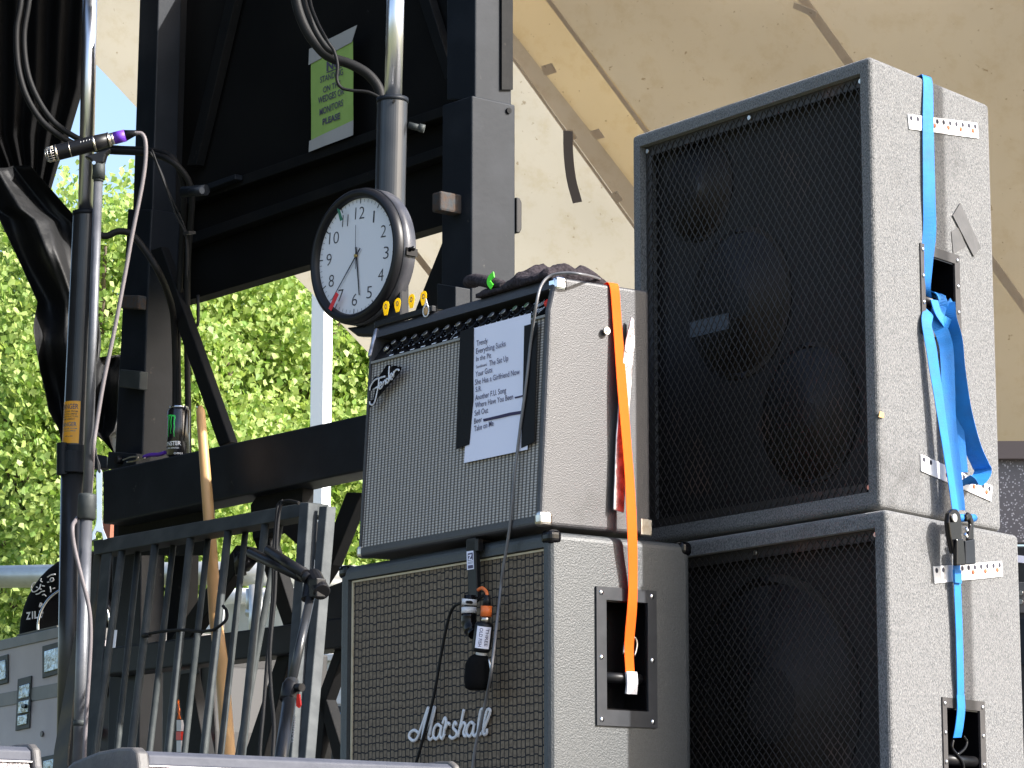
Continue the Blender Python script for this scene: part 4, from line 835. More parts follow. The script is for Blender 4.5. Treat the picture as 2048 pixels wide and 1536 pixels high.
g = G(); text_geo(g, 'THREE', None, None, None, None, 0, 0, .01, lambda u, t: mcm(.62 + .22 * t, .08 + .8 * u, .0199)); text_geo(g, 'OLD FISH', None, None, None, None, 0, 0, .01, lambda u, t: mcm(.22 + .22 * t, .08 + .84 * u, .0199)); obj('lettering', g, MAT['ink'], tp_)
g = G(); g.tube([mp(972, 1232), mp(971, 1247)], .0095, 16); obj('plug_sleeve', g, MAT['worn_chrome'], mi_)
g = G(); g.tube([mp(973, 1212), mp(972, 1233)], .0115, 18); obj('plug_ring', g, MAT['orange_plastic'], mi_)
g = G(); g.tube([mp(975, 1190), mp(973, 1213)], [.006, .0095], 14); obj('plug_boot', g, MAT['black_plastic'], mi_)
g = G(); g.tube(spline([mp(956, 1180), mp(964, 1176), mp(972, 1182), mp(975, 1192)], 5), .0036, 8); obj('orange_ring', g, MAT['orange_plastic'], mi_)
g = G(); g.tube(spline([mp(975, 1196), mp(968, 1190, -.03), mp(950, 1205, -.012), mp(938, 1204, -.052), mp(922, 1206, -.012), mp(906, 1216, -.006), mp(895, 1245, -.004), mp(882, 1310, -.004), mp(868, 1390, -.003), mp(848, 1470, -.003), mp(828, 1540, -.003), mp(810, 1600, -.003)], 8), .0032, 8)
tag(obj('microphone_cable', g, MAT['cable_black']), 'black cable running from the hanging microphone diagonally down past the script logo', 'cable')
g = G(); g.tube(spline([FD.on(1214, 568, y=.22), FD.on(1196, 557, y=.16), FD.on(1165, 549, y=.08), FD.on(1130, 546, y=.05), FD.on(1100, 552, y=.03), FD.on(1082, 572, y=.01), FD.on(1072, 612, y=-.004), fdw(1062, 680, .008), fdw(1052, 770, .008), fdw(1040, 860, .007), fdw(1028, 960, .007), MR.on(1020, 1050, y=-.02), MR.on(1006, 1140, y=-.012), MR.on(1000, 1190, y=-.01), MR.on(984, 1330, y=-.022 - .04), MR.on(972, 1400, y=-.02), MR.on(950, 1500, y=-.008), MR.on(940, 1600, y=-.008)], 8), .0031, 8)
tag(obj('long_cable', g, MAT['cable_thin']), 'long thin grey cable drooping from the amplifier top over the set list and both grilles', 'cable')

# ------------------------------------------------------------------ carpeted loudspeakers
GO = W(1740, 110, 5.874)
def expanded_mesh(F, x0, x1, z0, z1, y, nx, nz, r=.0011, wob=.001, seed=1):
    rnd = random.Random(seed); g = G(); dx = (x1 - x0) / nx; dz = (z1 - z0) / nz
    P = {}
    def pt(i, j):
        if (i, j) not in P: P[(i, j)] = F.w(x0 + i * dx + rnd.uniform(-wob, wob), y + rnd.uniform(-.001, .001), z0 + j * dz + rnd.uniform(-wob, wob))
        return P[(i, j)]
    X = F.X * r; Yv = F.Y * .0016
    for i in range(nx + 1):
        for s_ in (0, 1):
            pass
    def seg(a, b):
        V = [a - X, a + X, a + X + Yv, a - X + Yv, b - X, b + X, b + X + Yv, b - X + Yv]
        g.add(V, [(0, 1, 5, 4), (1, 2, 6, 5), (2, 3, 7, 6), (3, 0, 4, 7)])
    for j in range(nz):
        for i in range(nx + 1):
            if (i + j) % 2 == 0:
                if i > 0: seg(pt(i, j), pt(i - 1, j + 1))
                if i < nx: seg(pt(i, j), pt(i + 1, j + 1))
    return g
def pa_box(F, wd, ht, dp, label, op, cones, seed, handle):
    """F: origin at the front right top corner. The right side tapers inwards by 15 degrees."""
    t = thing('carpeted_loudspeaker', Fr(F.w(-wd / 2, dp / 2, -ht), F.deg), label, 'loudspeaker', 'grey carpeted loudspeakers stacked at the right')
    k = math.tan(R(15)); g = G()
    P = [F.w(-wd, 0, -ht), F.w(0, 0, -ht), F.w(-k * dp, dp, -ht), F.w(-wd + k * dp, dp, -ht)]; g.hexa(P + [p + Vector((0, 0, ht)) for p in P])
    sh = obj('shell', g, MAT['carpet'], t, .012, 4)
    g = G(); x0, x1, z0, z1 = op; g.box(F, x0, x1, -.05, .060, z0, z1); cut(sh, g)
    g = G(); g.box(F, x0 + .001, x1 - .001, .045, .0595, z0 + .001, z1 - .001); obj('baffle', g, MAT['baffle'], t)
    for (cx, cz, r) in cones:
        g = G(); c = F.w(cx, .0445, cz); ax = F.Y * -1
        g.tube([c - ax * .03, c - ax * .012, c + ax * .001, c + ax * .004, c + ax * .003], [r * .3, r * .32, r * .86, r * .93, r], 40)
        cn = obj('speaker_cone', g, MAT['cone'], t); g = G(); g.ball(c - ax * .012, r * .34, r * .12, r * .34, F, 0, 8); obj('dust_cap', g, MAT['baffle'], cn)
    fr_ = G(); fw = .022
    for (a, b, c_, d_) in ((x0, x1, z1 - fw, z1), (x0, x0 + fw, z0, z1 - fw), (x1 - fw, x1, z0, z1 - fw), (x0 + fw, x1 - fw, z0, z0 + fw)): fr_.box(F, a + .0012, b - .0012, .0172, .0195, c_, d_)
    obj('grille_frame', fr_, MAT['mesh_paint'], t)
    g = expanded_mesh(F, x0 + .004, x1 - .004, z0 + .004, z1 - .004, .0145, 72, 62, .0010, .0008, seed); obj('grille_mesh', g, MAT['mesh_paint'], t)
    for cx, cz in ((x0 + .012, z1 - .012), (x1 - .012, z1 - .012), (x0 + .012, z0 + .012), (x1 - .012, z0 + .012), ((x0 + x1) / 2, z1 - .012)):
        g = G(); c = F.w(cx, .0145, cz); g.tube([c, c - F.Y * .004], .005, 10); obj('screw', g, MAT['worn_chrome'], t)
    S = Fr(F.O, F.deg + 105)                              # the tapered side: x backwards along it, -y out of it
    a, b = S.lon(*handle[0], y=0), S.lon(*handle[1], y=0); hx0, hx1, hz1_, hz0_ = a.x, b.x, a.z, b.z
    g = G(); g.box(S, hx0 + .016, hx1 - .020, -.05, .08, hz0_ + .02, hz1_ - .02); cut(sh, g)
    g = G(); A0, A1, B0_, B1_ = hx0 + .016, hx1 - .020, hz0_ + .02, hz1_ - .02
    for q in ((hx0, A0, hz0_, hz1_), (A1, hx1, hz0_, hz1_), (A0, A1, B1_, hz1_), (A0, A1, hz0_, B0_)): g.box(S, q[0], q[1], -.0035, -.0006, q[2], q[3])
    pl = obj('handle_plate', g, MAT['plate_grey'], t)
    g = G()
    for q in ((A0, A0 + .003, -.0004, .078, B0_, B1_), (A1 - .003, A1, -.0004, .078, B0_, B1_), (A0, A1, -.0004, .078, B1_ - .003, B1_), (A0, A1, -.0004, .078, B0_, B0_ + .003), (A0, A1, .0755, .079, B0_, B1_)): g.box(S, q[0], q[1], q[2], q[3], q[4], q[5])
    obj('recess_liner', g, MAT['black_gloss'], pl)
    g = G(); zb = S.lon(*handle[2], y=.01).z; g.tube([S.w(A0, .012, zb), S.w(A1, .012, zb)], .011, 16); obj('grip', g, MAT['black_plastic'], pl)
    for x in (hx0 + .008, hx1 - .010):
        for i in range(4): z = hz1_ - .012 - (hz1_ - hz0_ - .024) * i / 3; g = G(); c = S.w(x, -.0036, z); g.tube([c, c - S.Y * .002, c - S.Y * .003], [.0048, .004, .001], 12); obj('screw', g, MAT['chrome'], pl)
    return t, S
u_op = (-.752, -.031, -.892, -.031)
up, SU = pa_box(Fr(GO, -54), .783, .926, .462, 'tall grey carpeted loudspeaker with diamond mesh grille, upper one of the stack', u_op, [(-.60, -.155, .115), (-.465, -.43, .165), (-.25, -.70, .15)], 3, ((1838, 486), (1921, 690), (1862, 604)))
g = G(); Fu = Fr(GO, -54); a = Fu.lon(1382, 645, y=.043); g.box(Fu, a.x, a.x + .13, .040, .0438, a.z - .035, a.z); obj('glint_plate', g, MAT['glint_silver'], up)  # pale plate on the baffle, painted in place of a soft glint
LO = Fu.w(.036, -.018, -.934)
lo, SL = pa_box(Fr(LO, -54), .816, .76, .505, 'grey carpeted loudspeaker with worn mesh grille, lower one of the stack', (-.784, -.032, -.722, -.034), [(-.40, -.36, .27)], 8, ((1882, 1394), (1972, 1600), (1905, 1520)))

def perf(S, q, label, y=-.003):
    """perforated white metal strip: four pixel corners, left top, right top, right bottom, left bottom"""
    c = S.on(*q[0], y=y); t = thing('perforated_strip', Fr((sum((S.on(*p, y=y) for p in q), Vector()) / 4), S.deg), label, 'metal strip', 'white perforated metal strips')
    obj('plate', G().prism([S.on(*p, y=y) for p in q], S.Y * .0024), MAT['white_metal'], t, .0006)
    A_, B_, C_, D_ = [S.on(*p, y=y - .0003) for p in q]
    for k in range(11):
        u = .04 + .092 * k
        if .2 < u < .34: continue
        c = A_.lerp(B_, u).lerp(D_.lerp(C_, u), .25); g = G(); g.disc(c, S.Y * -1, .0052, .0004, 12); obj('hole', g, MAT['dark_hole'], t)
    for u in (.36, .56, .74, .92): c = A_.lerp(B_, u).lerp(D_.lerp(C_, u), .55); g = G(); g.tube([c, c - S.Y * .002], [.0052, .004], 12); obj('screw', g, MAT['orange_screw'], t)
perf(SU, ((1816, 228), (1955, 246), (1958, 277), (1819, 258)), 'white perforated metal strip near the top of the upper carpeted loudspeaker')
perf(SU, ((1842, 908), (1985, 972), (1983, 1003), (1843, 942)), 'white perforated metal strip slanting near the bottom of the upper loudspeaker')
perf(SL, ((1867, 1133), (2004, 1122), (2006, 1153), (1870, 1167)), 'white perforated metal strip below the ratchet on the lower loudspeaker')
g = G(); g.prism([SU.on(a, b, y=-.0035) for a, b in ((1921, 406), (1962, 495), (1948, 513), (1906, 431))], SU.Y * .0015); tag(obj('duct_tape', g, MAT['duct_tape']), 'larger torn patch of grey tape on the loudspeaker side', 'tape')
g = G(); g.prism([SU.on(a, b, y=-.0018) for a, b in ((1903, 463), (1918, 454), (1932, 493), (1907, 508))], SU.Y * .0012); tag(obj('duct_tape', g, MAT['duct_tape']), 'smaller grey tape patch tucked under the larger one on the loudspeaker side', 'tape')
g = G(); g.prism([SU.on(a, b, y=-.004) for a, b in ((1760, 822), (1768, 826), (1768, 836), (1758, 834))], SU.Y * .002); tag(obj('paper_scrap', g, MAT['wood']), 'tiny pale scrap stuck on the grey carpet near the upper mesh grille', 'scrap')

# ------------------------------------------------------------------ straps
def strap(pts, S, width, m, label, name='ratchet_strap', wdir=None, n=8, twist=None):
    P_ = spline([S.on(p[0], p[1], y=p[2]) for p in pts], n); N = len(P_)
    wds = [wdir or S.X] * N
    if twist: wds = [(S.X * math.cos(twist(i / (N - 1))) - S.Y * math.sin(twist(i / (N - 1)))) for i in range(N)]
    g = G(); g.ribbon(P_, wds, width, .0008); return g
MS_ = Fr(MR.O, -54 + 90); 
FS_ = Fr(FD.O, -54 + 90)                                # side face of the amplifier: x backwards, -y outwards
os_ = thing('orange_strap', Fr(FS_.on(1228, 570, y=-.002), 36), 'bright orange strap hanging from amplifier top into the cabinet handle', 'strap')
g = G(); P_ = [FS_.on(1222, 574, y=.30)]; P_[0] = FS_.w(FS_.lon(1228, 572, y=0).x, .30, AH + .003)
P_ += [FS_.w(FS_.lon(1228, 572, y=0).x, .02, AH + .004), FS_.on(1228, 572, y=-.003), FS_.on(1234, 640, y=-.008), FS_.on(1243, 760, y=-.018), FS_.on(1252, 870, y=-.026), FS_.on(1259, 960, y=-.032), FS_.on(1264, 1060, y=-.036), FS_.on(1266, 1150, y=-.028), FS_.on(1264, 1215, y=-.022), FS_.on(1258, 1290, y=-.004), FS_.on(1260, 1350, y=.0)]
P_ = [P_[0]] + spline(P_[1:], 8); N = len(P_); g.ribbon(P_, [FS_.X] * N, [.0235 + .001 * math.sin(i * .3) for i in range(N)], .0008); obj('webbing', g, MAT['orange_strap'], os_)
g = G(); g.ribbon(spline([FS_.on(1262, 1344, y=-.004), FS_.on(1264, 1366, y=-.007), FS_.on(1262, 1388, y=-.004)], 4), FS_.X, .026, .003); obj('white_end', g, MAT['white_web'], os_)
g = G(); g.tube(spline([FS_.on(a, b, y=.0) for a, b in ((1247, 1308), (1250, 1284), (1258, 1274), (1270, 1276), (1274, 1290), (1269, 1312))], 6), .0022, 8); obj('wire_hook', g, MAT['worn_chrome'], os_)

bs = thing('blue_strap', Fr(SU.on(1855, 600, y=-.01), SU.deg), 'long bright blue ratchet strap looped round the upper handle and hanging down', 'strap')
top0 = SU.lon(1855, 158, y=0)
P_ = [SU.w(top0.x, .35, .004), SU.w(top0.x, .015, .0045), SU.on(1855, 160, y=-.003), SU.on(1856, 250, y=-.010), SU.on(1858, 380, y=-.012), SU.on(1859, 460, y=-.010), SU.on(1853, 520, y=-.006), SU.on(1848, 575, y=.0), SU.on(1850, 600, y=.014)]
Q = [P_[0]] + spline(P_[1:], 8); g = G(); N = len(Q); g.ribbon(Q, [SU.X * math.cos(min(.7, i * .02)) - SU.Y * math.sin(min(.7, i * .02)) for i in range(N)], .0285, .0008); obj('webbing', g, MAT['blue_strap'], bs)
loops = [([(1857, 622, -.004), (1853, 645, -.012), (1858, 675, -.016), (1863, 700, -.018), (1868, 735, -.020), (1876, 785, -.023), (1884, 840, -.026), (1893, 900, -.03), (1902, 960, -.034), (1911, 1022, -.04)], .028, .12),
         ([(1880, 610, -.002), (1874, 640, -.010), (1886, 670, -.014), (1893, 700, -.015), (1896, 760, -.018), (1899, 840, -.021), (1906, 900, -.025), (1913, 960, -.03), (1919, 1020, -.036)], .030, .5),
         ([(1893, 606, -.002), (1896, 636, -.014), (1908, 680, -.016), (1914, 740, -.02), (1926, 820, -.024), (1944, 890, -.028), (1960, 928, -.03), (1966, 942, -.03), (1958, 958, -.032), (1944, 966, -.026), (1928, 958, -.02)], .036, 1.15),
         ([(1888, 640, .004), (1898, 700, -.004), (1906, 780, -.006), (1914, 860, -.008), (1922, 945, -.012)], .030, .9)]
for pts, wd_, tw_ in loops:
    Q = spline([SU.on(a, b, y=c) for a, b, c in pts], 8); N = len(Q); g = G()
    g.ribbon(Q, [SU.X * math.cos(tw_ + .18 * math.sin(i / N * 5)) - SU.Y * math.sin(tw_ + .18 * math.sin(i / N * 5)) for i in range(N)], wd_, .0008); obj('loop', g, MAT['blue_strap'], bs)
g = G(); Q = []
for i in range(26): an = i / 25 * 8.2; Q.append(SU.w(SU.lon(1880, 600, y=0).x - .018 + .04 * i / 25, .012 + .0175 * math.cos(an) - .002, SU.lon(1880, 606, y=.01).z + .0175 * math.sin(an)))
g.ribbon(Q, SU.X, .034, .001); Q = spline([SU.on(a, b, y=c) for a, b, c in ((1868, 600, -.006), (1876, 625, -.014), (1888, 642, -.02), (1902, 648, -.014), (1904, 620, -.008), (1896, 602, -.006))], 6); g.ribbon(Q, SU.Z * .5 + SU.X, .024, .001); obj('knot', g, MAT['blue_strap'], bs)
g = strap([(1913, 1120, -.014), (1915, 1180, -.014), (1918, 1260, -.012), (1920, 1330, -.012), (1921, 1395, -.008)], SL, .026, 'blue_strap', ''); obj('lower_webbing', g, MAT['blue_strap'], bs)
g = strap([(1921, 1390, -.012), (1922, 1420, -.012), (1918, 1455, -.008), (1914, 1475, -.002)], SL, .030, '', ''); obj('stitched_end', g, MAT['blue_strap'], bs)
g = G(); g.ribbon([SL.on(1914, 1140, y=-.018), SL.on(1915, 1166, y=-.018)], SL.X, .026, .0025); obj('folded_tab', g, MAT['blue_strap'], bs)
g = G(); g.tube(spline([SL.on(a, b, y=c) for a, b, c in ((1906, 1480, .002), (1904, 1496, .002), (1914, 1510, 0), (1926, 1530, 0), (1926, 1560, .0))], 6), .0035, 8); g.tube(spline([SL.on(a, b, y=c) for a, b, c in ((1926, 1472, .002), (1933, 1484, .002), (1928, 1498, 0), (1914, 1510, 0))], 6), .0035, 8); obj('wire_hook', g, MAT['black_gloss'], bs)
rt = thing('ratchet_buckle', Fr(SL.on(1922, 1120, y=-.02), SL.deg), 'glossy black ratchet buckle joining the blue strap pieces', 'ratchet')
for k_, pts in enumerate(([(1899, 1026), (1907, 1017), (1916, 1018), (1922, 1028), (1925, 1050), (1924, 1108), (1908, 1108), (1901, 1075), (1897, 1045)], [(1933, 1030), (1938, 1023), (1945, 1028), (1949, 1042), (1949, 1082), (1936, 1082), (1938, 1060), (1942, 1050), (1940, 1040), (1934, 1044)])):
    g = G(); g.prism([SL.on(a, b, y=-.045) for a, b in pts], SL.Y * (.008 if k_ else .012)); obj('side_plate', g, MAT['black_gloss'], rt, .004, 3)
g = G(); g.tube([SL.on(1902, 1036, y=-.032), SL.on(1948, 1036, y=-.032)], .008, 16); obj('spindle', g, MAT['blue_strap'], rt)
g = G(); c = SL.on(1906, 1036, y=-.046); g.tube([c, c - SL.Y * .005], .0085, 14); obj('pivot', g, MAT['worn_chrome'], rt)
g = G(); g.tube([SL.on(1932, 1055, y=-.04), SL.on(1940, 1078, y=-.04)], .003, 8); g.tube([SL.on(1930, 1068, y=-.04), SL.on(1936, 1080, y=-.04)], .004, 8); obj('pawl', g, MAT['chrome'], rt)
obj('handle', G().prism([SL.on(a, b, y=-.052) for a, b in ((1914, 1078), (1928, 1078), (1932, 1130), (1914, 1131))], SL.Y * .010), MAT['black_gloss'], rt, .002)
obj('handle_grip', G().prism([SL.on(a, b, y=-.048) for a, b in ((1931, 1082), (1950, 1078), (1952, 1128), (1932, 1129))], SL.Y * .012), MAT['steel_paint'], rt, .002)

# ------------------------------------------------------------------ leaning steel gate
gt = thing('barrier_gate', Fr(T.w(.2, -.4, DZ), T.deg), 'grey steel barrier gate with round bars leaning against the stage frame', 'gate')
def yg(py): return -.26 - .30 * (py - 1010) / 500
def gp(px, py, o=0): return T.on(px, py, y=yg(py) + o)
for i, (xt, yt_, xb) in enumerate(((245, 1094, 191), (311, 1082, 262), (382, 1068, 336), (457, 1056, 408), (531, 1043, 484))):
    g = G(); g.tube([gp(xt, yt_), gp(xt - (xt - xb) * .3, yt_ + (1504 - yt_) * .3), gp(xb, 1504), gp(xb - (xt - xb) * .3, 1620)], .0108, 14); obj('bar', g, MAT['gate_paint'], gt)
for i, (xt, yt_, xb) in enumerate(((277, 1098, 234), (347, 1086, 299), (416, 1076, 369), (491, 1062, 442), (560, 1052, 478))):
    g = G(); g.tube([gp(xt, yt_, .05), gp(xb, 1504, .05), gp(xb - (xt - xb) * .3, 1620, .05)], .0088, 12); obj('bar', g, MAT['gate_paint'], gt)
g = G(); g.prism([gp(a, b, -.016) for a, b in ((186, 1081), (612, 1004), (612, 1031), (187, 1110))], T.Y * .075); obj('top_rail', g, MAT['gate_paint'], gt, .003)
g = G(); g.prism([gp(a, b, -.022) for a, b in ((599, 1005), (617, 1005), (584, 1500), (575, 1640), (556, 1640), (564, 1500))], T.Y * .032); obj('end_post', g, MAT['post_galv'], gt, .002)
g = G(); g.prism([gp(a, b, -.0) for a, b in ((638, 1013), (654, 1012), (612, 1500), (600, 1640), (585, 1640), (597, 1500))], T.Y * .030); obj('end_post', g, MAT['post_galv'], gt, .002)
g = G(); g.prism([gp(a, b, -.01) for a, b in ((203, 1108), (221, 1105), (190, 1500), (180, 1640), (150, 1640), (166, 1500))], T.Y * .006); obj('side_flat', g, MAT['gate_paint'], gt, .001)
g = G(); g.prism([gp(a, b, .01) for a, b in ((187, 1108), (200, 1108), (166, 1500), (150, 1640), (130, 1640), (150, 1450))], T.Y * .02); obj('side_flat', g, MAT['gate_rust'], gt, .001)
g = G(); g.prism([gp(a, b, -.05) for a, b in ((150, 1262), (160, 1275), (136, 1500), (128, 1640), (96, 1640), (108, 1500))], T.Y * .006); obj('side_flat', g, MAT['gate_rust'], gt, .001)
g = G(); g.tube(spline([gp(a, b, -.018) for a, b in ((286, 1270), (300, 1267), (330, 1262), (365, 1260), (400, 1263), (412, 1262), (430, 1258), (452, 1240), (453, 1222), (446, 1212))], 5), .0042, 8); g.tube([gp(286, 1271, -.016), gp(300, 1270, -.016)], .0065, 8)
tag(obj('rubber_cord', g, MAT['cable_black']), 'black rubber cord tied across the middle of the gate bars', 'cord')
g = G(); g.prism([gp(a, b, -.0235) for a, b in ((229, 1260), (234, 1260), (230, 1295), (225, 1296))], T.Y * .001); obj('paint_chip', g, MAT['white_ink'], gt)
g = G(); g.prism([gp(a, b, -.0235) for a, b in ((597, 1118), (600, 1124), (599, 1134), (592, 1132))], T.Y * .001); g2 = obj('red_sticker', g, MAT['red_tape'], gt)

# wooden broom pole
g = G(); yb = -.19; Q = [TL(400, 812, yb), TL(401, 822, yb), TL(414, 985, yb), TL(420, 1060, yb), TL(431, 1240, yb - .03), TL(443, 1325, yb - .05), TL(456, 1500, yb - .1), TL(464, 1640, yb - .12)]
g.tube(Q, [.006, .0125, .0155, .0165, .0175, .0185, .0195, .019], 18)
tag(obj('wooden_pole', g, MAT['wood']), 'bare wooden pole leaning between the beam and the gate', 'pole')

# drink can standing on the beam
zc = T.l(TL(357, 909, -.10)).z + .001; cx_ = T.l(TL(357, 850, -.05)); CN0 = T.w(cx_.x, -.05, zc)
cn_ = thing('drink_can', Fr(CN0, T.deg), 'tall black energy drink can with green claw mark standing on the beam', 'can')
def Z(z): return CN0 + Vector((0, 0, z))
g = G(); g.tube([Z(0), Z(.004), Z(.012), Z(.140), Z(.150)], [.024, .026, .033, .033, .0275], 36); bc = obj('body', g, MAT['can_black'], cn_)
g = G(); g.tube([Z(.150), Z(.154), Z(.1545)], [.0275, .0275, .025], 36); g.tube([Z(.149), Z(.152)], .0282, 36); obj('lid', g, MAT['chrome'], cn_)
g = G(); g.ribbon([Z(.1555) + Vector((-.009, -.012, 0)), Z(.1575) + Vector((.004, .004, 0))], Vector((.5, -.5, 0)), .012, .0006); obj('pull_tab', g, MAT['worn_chrome'], cn_)
tcc = Vector((CAM.x - CN0.x, CAM.y - CN0.y, 0)).normalized(); rtc = Vector((-tcc.y, tcc.x, 0)); rtc = -rtc if rtc.x < 0 else rtc
def canp(a, z, r=.0333): return Z(z) + (tcc * math.cos(a) + rtc * math.sin(a)) * r
g = G()
for k, (a0, zt, zb_) in enumerate(((-1.02, .126, .062), (-.72, .126, .070), (-.38, .124, .060))):
    pts = [(0, zt), (.08, zt - .008), (-.02, zt - .02), (.07, zt - .034), (-.04, zt - .048), (.03, zb_)]
    for (d0, z0), (d1, z1) in zip(pts, pts[1:]):
        w0 = .075 * (1 - (zt - z0) / (zt - zb_) * .75); w1 = .075 * (1 - (zt - z1) / (zt - zb_) * .8)
        g.add([canp(a0 + d0 * .6 - w0, z0), canp(a0 + d0 * .6 + w0, z0), canp(a0 + d1 * .6 + w1, z1), canp(a0 + d1 * .6 - w1, z1)], [(0, 1, 2, 3)])
    g.add([canp(a0, zt), canp(a0 - .02, zt - .004), canp(a0 - .24, zt - .003), canp(a0 - .2, zt + .002)], [(0, 1, 2, 3)])
obj('claw_mark', g, MAT['can_green'], bc)
g = G(); text_geo(g, 'MONSTER', None, None, None, None, 0, 0, .02, lambda u, t: canp(-1.75 + 2.0 * u, .036 + .012 * t)); text_geo(g, 'ULTRA WATER', None, None, None, None, 0, 0, .01, lambda u, t: canp(-1.4 + 1.5 * u, .026 + .0045 * t)); text_geo(g, 'ENERGY', None, None, None, None, 0, 0, .01, lambda u, t: canp(-.35 + .8 * u, .010 + .005 * t)); obj('lettering', g, MAT['white_ink'], bc)
g = G(); g.tube(spline([TL(a, b, -.07) for a, b in ((288, 914), (300, 910), (318, 909), (330, 905))], 5), .006, 8); tag(obj('purple_tape', g, MAT['purple']), 'short piece of purple tape lying on the beam beside the can', 'tape')
g = G(); g.tube(spline([TL(a, b, -.09) for a, b in ((246, 920), (262, 914), (276, 914), (270, 922), (254, 924), (276, 920), (290, 916))], 6), .0022, 6); tag(obj('wire_tie', g, MAT['worn_chrome']), 'small twisted silver wire beside the bolt on the beam end', 'wire')

# ------------------------------------------------------------------ microphone on straight stand
MY = 7.85
ms = thing('microphone_stand', Fr((W(150, 1640, MY).x, MY, DZ), -20), 'straight grey microphone stand in front of the orange stickered cylinder', 'microphone stand')
g = G(); g.tube([W(197, 352, MY), W(174, 1000, MY)], .0122, 24); obj('upper_tube', g, MAT['galv'], ms)
g = G(); g.tube([W(175, 988, MY), W(174.6, 994, MY), W(173, 1036, MY), W(172.6, 1040, MY)], [.022, .0245, .0245, .019], 24); obj('clutch', g, MAT['gate_paint'], ms)
for k in range(26):
    pass
g = G(); g.tube([W(172.5, 1040, MY), W(154, 1640, MY)], .0165, 24); obj('lower_tube', g, MAT['galv'], ms)
g = G(); g.tube([W(160, 1440, MY), W(159.6, 1452, MY)], .0178, 20); obj('tube_ring', g, MAT['gate_paint'], ms)
g = G(); g.tube([W(197, 318, MY), W(198, 340, MY), W(197, 358, MY)], [.0175, .017, .0175], 20); g.tube([W(197, 356, MY), W(197, 364, MY)], .0135, 20); obj('swivel', g, MAT['gate_paint'], ms)
def cup(pts): return spline([W(a, b, MY - .01) for a, b in pts], 4)
g = G(); g.prism([W(a, b, MY - .018) for a, b in ((168, 312), (222, 296), (212, 308), (207, 326), (184, 328), (182, 320))], (0, .034, 0)); clp = obj('clip', g, MAT['black_plastic'], ms, .005, 3)
g = G(); c = W(188, 326, MY - .019); g.disc(c, (0, -1, 0), .005, .003, 12); obj('clip_screw', g, MAT['chrome'], ms)
vm = thing('condenser_microphone', Fr(W(170, 325, MY), -20), 'black tubular microphone with silver rings and purple tape clipped on the straight stand', 'microphone')
def mpt(t, dy=-.0): return W(108 + 166 * t, 307 - 42 * t, MY + .03 - .10 * t * 0)
g = G(); g.tube([mpt(.02), mpt(.06), mpt(.48), mpt(.66)], [.0205, .0215, .0215, .0195], 26); obj('body', g, MAT['black_plastic'], vm)
for a, b, r in ((.02, .045, .0222), (.19, .2, .0219), (.475, .50, .0219), (.655, .67, .0205)):
    g = G(); g.tube([mpt(a), mpt(b)], r, 26); obj('ring', g, MAT['worn_chrome'], vm)
g = G(); g.tube([mpt(.67), mpt(.73)], .0165, 20); obj('plug_sleeve', g, MAT['worn_chrome'], vm)
g = G(); g.tube([mpt(.725), mpt(.86)], [.017, .0165], 20); obj('purple_tape', g, MAT['purple'], vm)
g = G(); g.tube([mpt(.86), mpt(.97), mpt(1.0)], [.0155, .0085, .007], 18); obj('plug_boot', g, MAT['black_plastic'], vm)
g = G()
ha, hb = mpt(.02), mpt(-.095); hax = (hb - ha).normalized(); hu = Vector((0, 0, 1)); hu = (hu - hax * hu.dot(hax)).normalized(); hw = hax.cross(hu)
for k in range(18):
    an = k * 2 * math.pi / 18; d = hu * math.cos(an) + hw * math.sin(an); g.tube([ha + d * .020, ha.lerp(hb, .75) + d * .0205, hb + d * .015], .0011, 5)
for t_, r in ((.4, .0205), (.75, .0205), (1, .015)): g.tube([ha.lerp(hb, t_) + (hu * math.cos(k * .349) + hw * math.sin(k * .349)) * r for k in range(19)], .0011, 5)
hd = obj('head_grille', g, MAT['worn_chrome'], vm); g = G(); g.tube([ha, ha.lerp(hb, .85)], .0165, 16); obj('capsule', g, MAT['black'], hd)
g = G()
for k in range(4): c = mpt(.33 + .035 * k) + Vector((0, -.0212, .0045)); g.tube([c, c + Vector((.0015, -.001, .0045))], .0008, 5)
obj('lettering', g, MAT['white_ink'], vm)
cable([(272, 266), (284, 268), (291, 284), (291, 320), (284, 372), (266, 462), (248, 560), (229, 660), (208, 760), (193, 850), (186, 905), (183, 960, 7.92), (176, 1010, 7.94), (152, 1040, 7.84), (145, 1055, 7.8), (148, 1090, 7.8), (162, 1150, 7.8), (176, 1205, 7.8), (181, 1250, 7.8), (180, 1310, 7.8), (172, 1440, 7.8), (168, 1540, 7.8), (165, 1640, 7.8)], 7.83, .0056, 'cable_grey', 'pale grey microphone cable dropping from the purple taped plug and winding round the stand')
wr = thing('wrench', Fr(W(196, 1085, 8.35), 0), 'silver combination wrench hanging beside the microphone stand above the gate', 'wrench')
obj('body', G().prism([W(a, b, 8.35) for a, b in ((192, 946), (196, 938), (202, 938), (205, 946), (204.5, 1040), (207, 1058), (215, 1078), (206, 1081), (203, 1066), (194, 1063), (191, 1069), (192, 1078), (183, 1082), (184, 1066), (191, 1050), (193, 1036))], (0, .007, 0)), MAT['chrome'], wr, .0015)
g = G(); g.tube(spline([W(a, b, 8.345) for a, b in ((192, 896), (193, 912), (199, 930), (198, 944), (196, 930), (194, 912))], 5), .0024, 8); obj('lanyard', g, MAT['black'], wr)

